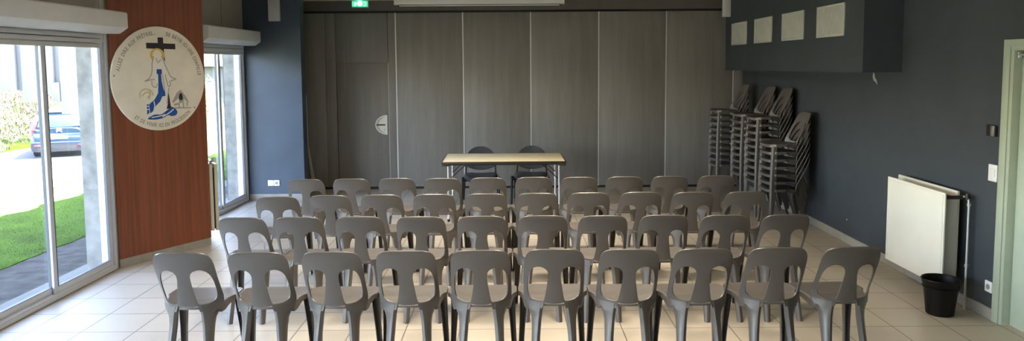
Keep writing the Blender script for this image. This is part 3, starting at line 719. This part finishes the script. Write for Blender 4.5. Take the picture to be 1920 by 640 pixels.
# upholstered chairs behind the table, facing the camera (local: front = -y)
def meeting_chair(label, loc, rz):
    o = thing('upholstered_chair', label, 'chair', loc, rz, 'dark upholstered chairs behind the table')
    # seat pad: rounded cushion
    SZ = 0.340
    rings = []
    for (k, dz) in [(0.0, 0.052), (0.55, 0.055), (0.85, 0.050), (0.97, 0.036), (1.0, 0.018), (0.97, 0.0), (0.90, -0.01), (0.0, -0.012)]:
        ring = []
        for i in range(40):
            t = 2 * pi * i / 40; cx, sy_ = cos(t), sin(t)
            x = 0.228 * math.copysign(abs(cx) ** 0.55, cx); y = 0.215 * math.copysign(abs(sy_) ** 0.6, sy_)
            if y < 0: y *= 1.06
            sag = 0.018 * (x / 0.228) ** 2 * (1 if k < 0.99 else 1) - (0.02 * max(0, -y / 0.2) ** 3)
            ring.append((x * max(k, 0.001), y * max(k, 0.001), SZ + dz + sag * k))
        rings.append(ring)
    MB().loft(rings).build('seat', M['fabric'], o, ang=60)
    # back: rounded upholstered shield curved around the sitter
    outl = catmull([(-0.192, 0.485), (-0.208, 0.53), (-0.207, 0.585), (-0.188, 0.645), (-0.140, 0.705), (-0.07, 0.738), (0, 0.746), (0.07, 0.738), (0.140, 0.705), (0.188, 0.645), (0.207, 0.585), (0.208, 0.53), (0.192, 0.485), (0.12, 0.450), (0.05, 0.433), (0, 0.430), (-0.05, 0.433), (-0.12, 0.450)], 4, True)
    def fb(x, z): return (x, 0.215 + (z - 0.5) * 0.28 - 0.9 * x * x, z)
    v2, f2 = clipped_grid(-0.22, 0.22, 0.42, 0.76, 26, 20, lambda P: poly_sd(P, outl))
    bk = thick_surface(v2, f2, fb, 0.034).build('backrest', M['fabric'], o, bevel=0.008, ang=60)
    for s in (-1, 1):
        MB().tube([(s * 0.192, 0.225, 0.56), (s * 0.200, 0.200, 0.50), (s * 0.206, 0.18, 0.40), (s * 0.214, 0.12, 0.362), (s * 0.230, -0.08, 0.352), (s * 0.238, -0.19, 0.355)], 0.013).build('side_frame', M['blacktube'], o)
        MB().lathe([(0, -0.02), (0.018, -0.018), (0.021, 0), (0.018, 0.018), (0, 0.02)], c=(s * 0.245, -0.19, 0.368), n=14).build('joint_knob', M['blackedge'], o)
        MB().tube([(s * 0.243, -0.19, 0.365), (s * 0.250, -0.215, 0.0)], [0.016, 0.013]).build('leg', M['blacktube'], o)
        MB().tube([(s * 0.222, 0.10, 0.355), (s * 0.245, 0.26, 0.0)], [0.016, 0.013]).build('leg', M['blacktube'], o)
    MB().tube([(-0.236, -0.13, 0.328), (0.236, -0.13, 0.328)], 0.011).build('stretcher', M['blacktube'], o)
    MB().tube([(-0.218, 0.12, 0.328), (0.218, 0.12, 0.328)], 0.011).build('stretcher', M['blacktube'], o)
    return o
meeting_chair('dark upholstered chair with rounded back behind the left half of the folding table', (-0.425, 10.05, 0), 0.03)
meeting_chair('dark upholstered chair with rounded back behind the right half of the folding table', (0.262, 10.10, 0), -0.09)

# ---- grey plastic stacking chair (local: front = +y, back towards the camera)
def ybk(z):
    if z > 0.45: return -0.25 + 0.082 * (0.8 - z) / 0.35
    return -0.168 - 0.075 * ((0.45 - z) / 0.45) ** 1.15
def cbk(z): return 0.018 + 0.078 * min(1.0, max(0.0, (0.80 - z) / 0.30)) ** 1.25
def fback(x, z):
    a = abs(x)
    lip = 0.010 * max(0.0, (z - 0.772) / 0.03) ** 2
    return (x, ybk(z) + cbk(z) * (a / 0.182) ** 2.4 - lip, z)
half = [(0.0, 0.803), (0.05, 0.8025), (0.095, 0.8005), (0.132, 0.793), (0.155, 0.780), (0.169, 0.760), (0.177, 0.735), (0.1805, 0.70), (0.181, 0.63), (0.182, 0.555), (0.183, 0.50), (0.182, 0.458), (0.174, 0.428), (0.166, 0.412)]
half2 = [(0.072, 0.412), (0.0665, 0.425), (0.0625, 0.440), (0.0595, 0.450), (0.056, 0.451), (0.050, 0.4475), (0.03, 0.444), (0.0, 0.443)]
outer_ = catmull(half, 3) + half2
outer_ = outer_ + [(-x, z) for x, z in outer_[::-1]][1:-1]
hole = catmull([(.097, .686), (.125, .677), (.147, .650), (.158, .605), (.161, .55), (.159, .508), (.150, .480), (.128, .464), (.098, .459), (.070, .459), (.062, .466), (.056, .490), (.049, .535), (.042, .585), (.038, .630), (.044, .660), (.066, .680)], 4, True)
holeL = [(-x, z) for x, z in hole]
def chair_sd(P):
    P = np.asarray(P)
    return np.minimum(np.minimum(poly_sd(P, outer_), -poly_sd(P, hole)), -poly_sd(P, holeL))

def seat_mesh():
    hf = [(0.0, -0.163), (0.06, -0.158), (0.11, -0.137), (0.145, -0.110), (0.170, -0.083), (0.182, -0.05), (0.190, -0.01), (0.203, 0.030), (0.2185, 0.050), (0.2200, 0.075), (0.2200, 0.155), (0.216, 0.172), (0.202, 0.190), (0.184, 0.214), (0.155, 0.230), (0.10, 0.238), (0.05, 0.241), (0.0, 0.242)]
    hf = catmull(hf, 3)
    pl_ = hf + [(-x, y) for x, y in hf[::-1]][1:-1]
    def bot(x, y):
        a = abs(x)
        z = float(np.interp(y, [-0.17, -0.135, -0.12, -0.085, -0.05, 0.0, 0.04, 0.17, 0.2, 0.24], [0.426, 0.424, 0.405, 0.386, 0.392, 0.414, 0.427, 0.427, 0.416, 0.416]))
        return z
    def top(x, y, k):
        d = 0.014 * (1 - min(1.0, k ** 3.0))
        roll = 0.010 * max(0, (y - 0.16) / 0.08) ** 2 * k
        return 0.440 + 0.014 * min(1.0, max(0.0, (y + 0.15) / 0.16)) - d - roll + 0.003 * (abs(x) / 0.2) ** 3
    rings = []
    for k in (0.001, 0.25, 0.5, 0.68, 0.8, 0.88, 0.94, 0.975): rings.append([(x * k, y * k, top(x * k, y * k, k)) for x, y in pl_])
    rings.append([(x * 0.993, y * 0.993, top(x, y, 1) - 0.002) for x, y in pl_])
    rings.append([(x, y, top(x, y, 1) - 0.008) for x, y in pl_])
    rings.append([(x, y, bot(x, y)) for x, y in pl_])
    rings.append([(x * 0.978, y * 0.978, bot(x, y)) for x, y in pl_])
    for k in (0.97, 0.8, 0.5, 0.001): rings.append([(x * k, y * k, top(x * k, y * k, k) - 0.009) for x, y in pl_])
    return MB().loft(rings, cap=False)

def channel(zs, fn, t=0.005):
    """open folded channel: fn(z) -> outline points of the outer face, thickness added towards inside point"""
    rings = []
    for z in zs:
        pts, inn = fn(z); pts = [Vector((p[0], p[1])) for p in pts]; c = Vector(inn)
        inner = [p + (c - p).normalized() * t for p in pts][::-1]
        rings.append([(p.x, p.y, z) for p in pts + inner])
    return MB().loft(rings)

def rear_leg(s):
    def fn(z):
        u = min(1.0, max(0.0, (0.43 - z) / 0.43))
        zz = [0.0, 0.2, 0.28, 0.325, 0.362, 0.393, 0.415, 0.43, 0.446]
        xo = float(np.interp(z, zz, [0.1425, 0.1385, 0.137, 0.137, 0.142, 0.155, 0.168, 0.176, 0.182])); xi = float(np.interp(z, [0.0, 0.22, 0.33, 0.39, 0.446], [0.098, 0.086, 0.077, 0.070, 0.0600]))
        y = ybk(z); k = min(1.0, z / 0.36) * 0.8 + 0.2; up_ = min(1.0, max(0.0, (z - 0.33) / 0.11))
        dp = (0.042 - 0.016 * u) * (1 - up_) + 0.020 * up_
        f = lambda x: y - 0.0048 * up_ - 0.0006 + cbk(max(z, .45)) * (x / 0.182) ** 2.4 * k
        pts = [(s * xo, f(xo) + dp), (s * (xo - 0.001), f(xo) + 0.012), (s * (xo - 0.006), f(xo) + 0.002), (s * (xo - 0.016), f(xo - 0.016) - 0.001),
               (s * (xi + 0.030), f(xi + 0.030) - 0.002), (s * (xi + 0.020), f(xi + 0.02) - 0.001), (s * (xi + 0.003), f(xi) + 0.016), (s * xi, f(xi) + dp - 0.002)]
        return pts, (s * (xi + xo) / 2, y + dp * 1.6)
    return channel([0.446, 0.438, 0.43, 0.42, 0.41, 0.40, 0.39, 0.375, 0.36, 0.345, 0.33, 0.31, 0.28, 0.24, 0.18, 0.1, 0.0], fn)
def front_leg(s):
    def fn(z):
        u = (0.436 - z) / 0.436
        xc = 0.180 + 0.024 * u; w = 0.056 - 0.020 * min(1, u * 1.6); yc = 0.205 + 0.022 * u; d = 0.052 - 0.020 * min(1, u * 1.5)
        xo = xc + w / 2; xi = xc - w / 2
        if z > 0.36: xo = min(xo, 0.217)
        pts = [(s * xo, yc - d), (s * xo, yc - 0.010), (s * (xo - 0.010), yc), (s * (xi + 0.010), yc + 0.004), (s * xi, yc - 0.004), (s * xi, yc - d * 0.9)]
        return pts, (s * xc, yc - d * 1.3)
    return channel([0.430, 0.40, 0.36, 0.3, 0.2, 0.1, 0.0], fn)

def make_chair():
    o = thing('plastic_chair', '', 'chair')
    seat_mesh().build('seat', M['chair'], o, ang=38)
    v2, f2 = clipped_grid(-0.19, 0.19, 0.40, 0.811, 64, 68, chair_sd)
    bk = thick_surface(v2, f2, fback, 0.0075).build('backrest', M['chair'], o, ang=50)
    for s in (-1, 1):
        rear_leg(s).build('leg', M['chair'], o, ang=30)
        front_leg(s).build('leg', M['chair'], o, ang=30)
    return o
proto = make_chair(); KIDS = list(proto.children); first = [True]
def chair(x, y, z, rz, label, group):
    if first[0]: r = proto; first[0] = False
    else:
        r = proto.copy(); COL.objects.link(r)
        for ch in KIDS:
            c = ch.copy(); COL.objects.link(c); c.parent = r
    r.location = (x, y, z); r.rotation_euler = (0, 0, rz); r['label'] = label; r['category'] = 'chair'; r['group'] = group
    return r

ORD = ['first', 'second', 'third', 'fourth', 'fifth', 'sixth', 'seventh', 'eighth', 'ninth', 'tenth', 'eleventh']
ROWS = [
 ('row nearest the camera', [-1.964, -1.517, -1.077, -0.636, -0.191, 0.252, 0.699, 1.141, 1.590, 2.036], [4.299, 4.298, 4.299, 4.311, 4.311, 4.324, 4.311, 4.311, 4.324, 4.324], {9: 0.05, 0: 0.0}),
 ('second row from the camera', [-1.969, -1.558, -1.114, -0.664, -0.220, 0.224, 0.662, 1.106, 1.549, 1.992], [5.299, 5.304, 5.308, 5.292, 5.296, 5.299, 5.284, 5.288, 5.272, 5.276], {0: -0.03, 9: 0.06}),
 ('third row from the camera', [-1.971, -1.549, -1.109, -0.663, -0.221, 0.218, 0.659, 1.105, 1.545, 2.001], [6.139, 6.197, 6.205, 6.213, 6.221, 6.229, 6.238, 6.246, 6.228, 6.236], {0: 0.10}),
 ('row nearest the table', [-1.997, -1.558, -1.117, -0.672, -0.235, 0.214, 0.656, 1.096, 1.538, 1.997], [7.085, 7.098, 7.111, 7.091, 7.105, 7.118, 7.098, 7.111, 7.125, 7.138], {}),
]
rr_ = random.Random(3)
for rn, xs, ys, rots in ROWS:
    for i, (x, y) in enumerate(zip(xs, ys)):
        pos = ['leftmost', 'second from the left', 'third from the left', 'fourth from the left', 'fifth from the left', 'fifth from the right', 'fourth from the right', 'third from the right', 'second from the right', 'rightmost'][i]
        rz = rots.get(i, rr_.uniform(-0.012, 0.012))
        chair(x + 0.25 * sin(rz) * -1, y + 0.25, 0, rz, 'grey plastic chair, %s in the %s' % (pos, rn), 'grey plastic chairs in the ' + rn)
# stacks along the right wall: chairs face the room (-x)
STK = [(3.155, 8.53, 7, 'in the shortest stack of chairs, nearest the camera'), (3.200, 9.20, 10, 'in the tall stack just behind the shortest stack'),
       (3.195, 9.78, 10, 'in the tall stack second from the partition'), (3.120, 10.62, 10, 'in the tall stack standing by the partition')]
for sx, sy, n, where in STK:
    for k in range(n):
        nm = 'topmost' if k == n - 1 else ('lowest' if k == 0 else '%s from the bottom' % ORD[k])
        chair(sx, sy, k * 0.086, pi / 2 + rr_.uniform(-0.004, 0.004), 'grey plastic chair, %s %s' % (nm, where), 'stacked grey plastic chairs')

# ================================================================== OUTSIDE
def gz(x):
    d = max(0.0, -x - 4.0)
    return -0.10 - 0.035 * min(d, 4.0) - 0.165 * max(0.0, min(d - 4.0, 6.0)) - 0.01 * max(0.0, d - 10)
def strip(name, fx0, fx1, y0, y1, m, nx, ny, lift=0.0, jag=0.0):
    vs, fs = [], []
    for j in range(ny + 1):
        y = y0 + (y1 - y0) * j / ny
        a = fx0(y); b = fx1(y)
        for i in range(nx + 1):
            x = a + (b - a) * i / nx
            vs.append((x, y, gz(x) + lift))
    for j in range(ny):
        for i in range(nx):
            k = j * (nx + 1) + i; fs.append((k, k + 1, k + nx + 2, k + nx + 1))
    n = len(vs); vs += [(x, y, z - 0.08) for x, y, z in vs]; rim = []
    fs += [tuple(q + n for q in f[::-1]) for f in fs]
    for j in range(ny):
        a = j * (nx + 1); b = a + nx + 1; fs.append((a, b, b + n, a + n)); a += nx; b += nx; fs.append((b, a, a + n, b + n))
    for i in range(nx):
        a = i; fs.append((a + 1, a, a + n, a + 1 + n)); a = ny * (nx + 1) + i; fs.append((a, a + 1, a + 1 + n, a + n))
    return MB().add(vs, fs).build(name, m)
edge = lambda y: -5.16 - 0.07 * noise.noise(Vector((0, y * 1.7, 0))) - 0.05 * noise.noise(Vector((3, y * 6, 0)))
struct(strip('ground_apron', lambda y: -3.80, lambda y: -4.35, -6, 40, M['slabout'], 2, 20))
struct(strip('ground_asphalt_strip', lambda y: -4.35, edge, -6, 40, M['gravel'], 3, 220, -0.002))
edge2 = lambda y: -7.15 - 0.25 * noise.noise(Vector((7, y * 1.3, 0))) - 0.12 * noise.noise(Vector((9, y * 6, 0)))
struct(strip('ground_lawn', edge, edge2, -6, 60, M['lawn'], 12, 260, 0.004))
struct(strip('ground_sunlit_lawn', edge2, lambda y: -11.5, -6, 60, M['sunlawn'], 16, 260, 0.002))  # lawn beyond the shade line, sunlight painted in as pale yellow
struct(strip('ground_path', lambda y: -11.5, lambda y: -13.2, -6, 60, M['path'], 8, 20, 0.0))
struct(strip('ground_road', lambda y: -13.2, lambda y: -19.0, -6, 60, M['asphalt'], 12, 20, 0.0))
struct(strip('ground_verge', lambda y: -19.0, lambda y: -70.0, -6, 90, M['lawn'], 12, 20, 0.0))

struct(MB().box(-40, 40, -60, -6, -0.18, -0.10).build('ground_rear_terrace', M['path']))
struct(MB().box(-3.8, 12, -6, YF - 0.2, -0.18, -0.06).build('ground_rear_apron', M['path']))
# grass blades close to the window
rg = random.Random(5); gb = MB()
for i in range(40000):
    y = rg.uniform(6.6, 14.5); x = edge(y) + 0.03 - rg.random() ** 1.2 * 3.6
    if abs(x) > y * 0.80: continue
    h = rg.uniform(0.008, 0.020); a = rg.uniform(0, 2 * pi); w = 0.0035; lx, ly = cos(a) * h * 0.6, sin(a) * h * 0.6; z = gz(x)
    dx, dy = -sin(a) * w, cos(a) * w
    gb.add([(x - dx, y - dy, z), (x + dx, y + dy, z), (x + lx, y + ly, z + h)], [(0, 1, 2)])
tag(gb.build('grass', M['blade'], smooth=False, rc=False), 'short green grass of the lawn outside the large window', 'grass', kind='stuff')

# white clad building wing with hanging facade panels, on the left beyond the lawn
bw = thing('building', 'white building with tall hanging cladding panels and dark slots, beyond the lawn', 'building', (-16.5, 24.3, gz(-16.5)))
bx, by, bz = bw.location
def bpart(nm, x0, x1, y0, y1, z0, z1, m): return MB().box(x0 - bx, x1 - bx, y0 - by, y1 - by, z0 - bz, z1 - bz).build(nm, m, bw, bevel=0.01)
for (x0, x1, zb_) in [(-18.6, -16.62, 1.5), (-16.52, -15.93, 1.145), (-15.72, -14.98, 0.765), (-14.96, -14.72, 1.0), (-14.50, -13.82, 0.375), (-13.74, -12.9, 0.375)]:
    bpart('facade_panel', x0, x1, 23.9, 24.12, zb_, 6.2, M['facade'])
bpart('slot', -15.93, -15.72, 24.02, 24.2, 1.16, 6.2, M['slot']); bpart('slot', -14.72, -14.50, 24.02, 24.2, 0.78, 6.2, M['slot']); bpart('slot', -16.62, -16.52, 24.02, 24.2, 1.5, 6.2, M['slot'])
bpart('vent_box', -14.74, -14.52, 23.86, 24.06, 0.78, 1.40, M['slot'])
bpart('upper_floor', -18.6, -12.9, 24.2, 24.9, 1.62, 6.2, M['facade'])
bpart('roof', -18.9, -12.7, 23.7, 25.4, 6.2, 6.5, M['roofing'])
for x in (-18.4, -13.05): bpart('pillar', x - 0.15, x + 0.15, 24.35, 24.65, bz - 0.1, 1.65, M['facade'])

# pale low house seen through the far window
hs = thing('house', 'pale beige rendered house wall seen through the far window', 'building', (-26.0, 60, -2.6))
MB().box(-7, 3.5, 0, 8, 0, 4.55).build('wall', M['wallout'], hs)
rf = MB(); rf.prism([(-0.6, 4.45), (8.6, 4.45), (4, 4.75)], lambda p: (-7.4, p[0], p[1]), lambda p: (3.9, p[0], p[1])); rf.build('roof', M['roofing'], hs)
for x in (-4, 0.2): MB().box(x, x + 0.9, -0.05, 0.05, 1.6, 3.0).build('window', M['slot'], hs)
pst = thing('gate_post', 'white post at the far edge of the lawn, seen through the far window', 'post', (-12.15, 30.0, gz(-12.15)))
MB().box(-0.09, 0.09, -0.09, 0.09, 0, 2.2).build('shaft', M['facade'], pst, bevel=0.01)
MB().box(-0.12, 0.12, -0.12, 0.12, 2.2, 2.27).build('cap', M['facade'], pst, bevel=0.01)

# hedges: twigs and leaves as small quads around branching stems
def bush(name, label, loc, size, n, m, seed, group, twig=True):
    r = random.Random(seed); o = thing(name, label, 'bush', loc, 0, group)
    st = MB()
    for i in range(14):
        a = r.uniform(0, 2 * pi); e = Vector((cos(a) * size[0] * 0.8 * r.random(), sin(a) * size[1] * 0.8 * r.random(), size[2] * r.uniform(0.6, 0.98)))
        st.tube([(e.x * 0.15, e.y * 0.15, 0), (e.x * 0.5 + r.uniform(-.1, .1), e.y * 0.5, e.z * 0.5), e], [0.035, 0.02, 0.008], n=5)
    st.build('stem', M['drybush'], o)
    lf = MB()
    for i in range(n):
        a = r.uniform(0, 2 * pi); zz = r.random(); rad = sqrt(r.random()) * (1 - 0.55 * zz ** 2.5)
        bulge = 0.85 + 0.3 * noise.noise(Vector((cos(a) * 2, sin(a) * 2, zz * 3 + seed)))
        c = Vector((cos(a) * size[0] * rad * bulge, sin(a) * size[1] * rad * bulge, size[2] * zz * bulge + 0.02))
        u = Vector((r.gauss(0, 1), r.gauss(0, 1), r.gauss(0, 1) + (1.2 if twig else 0))).normalized() * r.uniform(0.06, 0.14); v = u.orthogonal().normalized() * r.uniform(0.012, 0.03) * (1 if twig else 1.8)
        lf.add([c - u, c + v, c + u, c - v], [(0, 1, 2, 3)])
    lf.build('foliage', m, o, smooth=False, rc=False)
    return o
BG = 'bushes along the far side of the road'
bspec = [(-20.6, 28.0, 1.7, 3.6, 'drybush', 'pale dry bush at the left edge of the large window'), (-20.6, 32.4, 2.0, 3.9, 'drybush', 'pale dry bush left of the blue car, before the white building'),
         (-24.5, 34.0, 2.4, 4.2, 'greenbush', 'olive green bush behind the dry bushes, left of the blue car'), (-19.6, 36.5, 2.2, 3.6, 'drybush', 'pale dry bush behind the blue car'), (-17.0, 39.5, 2.0, 2.8, 'greenbush', 'low green bush beyond the blue car to its right')]
for k, (x, y, s, h, mm, lb) in enumerate(bspec): bush('bush', lb, (x, y, gz(x) - 0.02), (s, s * 0.9, h), 5200, M[mm], 20 + k, BG)
bush('bush', 'yellow green bush seen low through the far window', (-18.1, 45, gz(-18.1)), (0.7, 1.3, 1.7), 2500, M['greenbush'], 51, BG)

# ---- the parked car (local: x right, y forward, z up; rear at y=0 towards the camera)
def make_car():
    ang = radians(24.0); cx, cy = -15.72, 25.7
    o = thing('car', 'parked slate blue family car seen from behind through the large window', 'car', (cx, cy, gz(cx) - 0.02), ang)
    # body loft: stations along y, each a closed half profile mirrored
    def section(y, zt, wt, ws, wl, zb, zs):
        """zt roof height, wt half width at roof, ws half width at shoulder (zs), wl half width at sill, zb bottom"""
        h = [(0, zt), (wt * 0.6, zt - 0.012), (wt * 0.9, zt - 0.04), (wt, zt - 0.09), ((wt + ws) / 2 + 0.01, (zt + zs) / 2), (ws - 0.01, zs + 0.03), (ws, zs - 0.05), (ws + 0.01, (zs + zb) / 2 + 0.05), (wl, zb + 0.12), (wl - 0.05, zb), (0, zb)]
        r_ = [(x, y, z) for x, z in h] + [(-x, y, z) for x, z in h[::-1]][1:-1]
        return r_
    st = [(0.03, 1.00, 0.60, 0.78, 0.76, 0.32, 0.92), (0.0, 1.04, 0.62, 0.84, 0.82, 0.26, 0.95), (0.10, 1.12, 0.64, 0.88, 0.86, 0.22, 0.98), (0.22, 1.32, 0.62, 0.895, 0.88, 0.22, 0.99), (0.42, 1.56, 0.60, 0.90, 0.885, 0.22, 1.0), (0.62, 1.625, 0.615, 0.905, 0.89, 0.22, 1.0),
          (1.2, 1.665, 0.64, 0.91, 0.90, 0.22, 0.99), (2.0, 1.67, 0.64, 0.91, 0.90, 0.22, 0.97), (2.6, 1.60, 0.61, 0.905, 0.895, 0.22, 0.96), (3.1, 1.36, 0.58, 0.90, 0.89, 0.22, 0.95), (3.55, 1.10, 0.60, 0.89, 0.88, 0.22, 0.93), (4.1, 0.95, 0.60, 0.86, 0.85, 0.24, 0.82), (4.40, 0.76, 0.52, 0.74, 0.72, 0.28, 0.66), (4.45, 0.62, 0.45, 0.62, 0.60, 0.34, 0.55)]
    MB().loft([section(*s) for s in st]).build('body', M['carpaint'], o, ang=55)
    def rear(y_off, pts, nm, m, t=0.03, parent=o, bev=0.01):
        """plate hugging the sloping tailgate; y given per z"""
        def yy(z): 
            zs_ = [0.2, 0.95, 1.06, 1.14, 1.34, 1.58, 1.66]; ys_ = [0.0, 0.0, 0.02, 0.10, 0.22, 0.42, 0.62]
            return float(np.interp(z, zs_, ys_))
        return MB().prism(pts, lambda p: (p[0], yy(p[1]) - y_off - t, p[1]), lambda p: (p[0], yy(p[1]) - y_off + 0.03, p[1])).build(nm, m, parent, bevel=bev)
    rear(0.0, [(-0.66, 1.10), (-0.30, 1.075), (0.30, 1.075), (0.66, 1.10), (0.60, 1.34), (0.55, 1.52), (0.25, 1.545), (-0.25, 1.545), (-0.55, 1.52), (-0.60, 1.34)], 'rear_window', M['carglass'], 0.012)
    rear(0.0, [(-0.56, 1.575), (0.56, 1.575), (0.54, 1.625), (-0.54, 1.625)], 'roof_spoiler', M['carpaint'], 0.10)
    for s in (-1, 1):
        q = [(s * 0.70, 1.46), (s * 0.79, 1.40), (s * 0.885, 1.05), (s * 0.895, 0.80), (s * 0.80, 0.80), (s * 0.74, 1.02), (s * 0.68, 1.14), (s * 0.64, 1.40)]
        rear(-0.05, q, 'tail_light', M['taillight'], 0.075)
    rear(0.0, [(-0.74, 0.60), (0.74, 0.60), (0.76, 0.84), (0.70, 0.865), (-0.70, 0.865), (-0.76, 0.84)], 'tailgate_recess', M['carpaint'], 0.015)
    pl_ = rear(0.018, [(-0.26, 0.665), (0.26, 0.665), (0.26, 0.775), (-0.26, 0.775)], 'number_plate', M['plate'], 0.012)
    # two stacked chevrons
    ch = MB()
    for dz in (0.0, 0.065):
        a = [(-0.085, 0.925 + dz), (0.0, 0.985 + dz), (0.085, 0.925 + dz), (0.085, 0.897 + dz), (0.0, 0.952 + dz), (-0.085, 0.897 + dz)]
        ch.prism(a, lambda p: (p[0], -0.03, p[1]), lambda p: (p[0], 0.03, p[1]))
    ch.build('emblem', M['chrome'], o)
    bmp = [(-0.86, 0.52), (-0.84, 0.58), (0.84, 0.58), (0.86, 0.52), (0.88, 0.40), (0.84, 0.27), (0.70, 0.23), (-0.70, 0.23), (-0.84, 0.27), (-0.88, 0.40)]
    MB().prism(bmp, lambda p: (p[0], -0.05 + 0.05 * (p[0] / 0.88) ** 4, p[1]), lambda p: (p[0], 0.35, p[1])).build('bumper', M['carblack'], o, bevel=0.02)
    MB().prism([(-0.86, 0.50), (0.86, 0.50), (0.84, 0.585), (-0.84, 0.585)], lambda p: (p[0], -0.075 + 0.06 * (p[0] / 0.88) ** 4, p[1]), lambda p: (p[0], 0.3, p[1])).build('bumper_upper', M['carpaint'], o, bevel=0.02)
    for s in (-1, 1): MB().box(s * 0.66 - 0.10, s * 0.66 + 0.10, -0.06, 0.0, 0.42, 0.47).build('reflector', M['taillight'], o, bevel=0.006)
    for y in (0.85, 3.58):
        for s in (-1, 1):
            t = MB().lathe([(0.0, -0.10), (0.20, -0.10), (0.30, -0.095), (0.32, -0.06), (0.32, 0.06), (0.30, 0.095), (0.20, 0.10), (0.0, 0.10)], n=32, mtx=Matrix.Translation((s * 0.80, y, 0.33)) @ Matrix.Rotation(pi / 2, 4, 'Y')).build('wheel', M['tyre'], o)
            MB().lathe([(0.0, -0.01), (0.19, -0.01), (0.2, 0.0), (0.0, 0.012)], n=24, mtx=Matrix.Translation((s * 0.903, y, 0.33)) @ Matrix.Rotation(s * pi / 2, 4, 'Y')).build('hub_cap', M['metalbox'], t)
    for s in (-1, 1):
        MB().prism([(1.0, 1.06), (2.95, 1.06), (2.35, 1.50), (1.2, 1.53), (0.75, 1.42)], lambda p: (s * (0.915 - 0.56 * max(0, p[1] - 1.02) * 0.95 + 0.0), p[0], p[1]), lambda p: (s * (0.86 - 0.56 * max(0, p[1] - 1.02)), p[0], p[1])).build('side_window', M['carglass'], o)
        MB().lathe([(0, -0.10), (0.06, -0.09), (0.085, -0.02), (0.085, 0.05), (0.05, 0.10), (0, 0.11)], n=16, mtx=Matrix.Translation((s * 1.12, 2.3, 1.12)) @ Matrix.Rotation(pi / 2, 4, 'Y')).build('wing_mirror', M['carpaint'], o)
        MB().tube([(s * 0.88, 2.34, 1.05), (s * 1.06, 2.32, 1.09)], 0.02).build('mirror_arm', M['carblack'], o)
    return o
make_car()
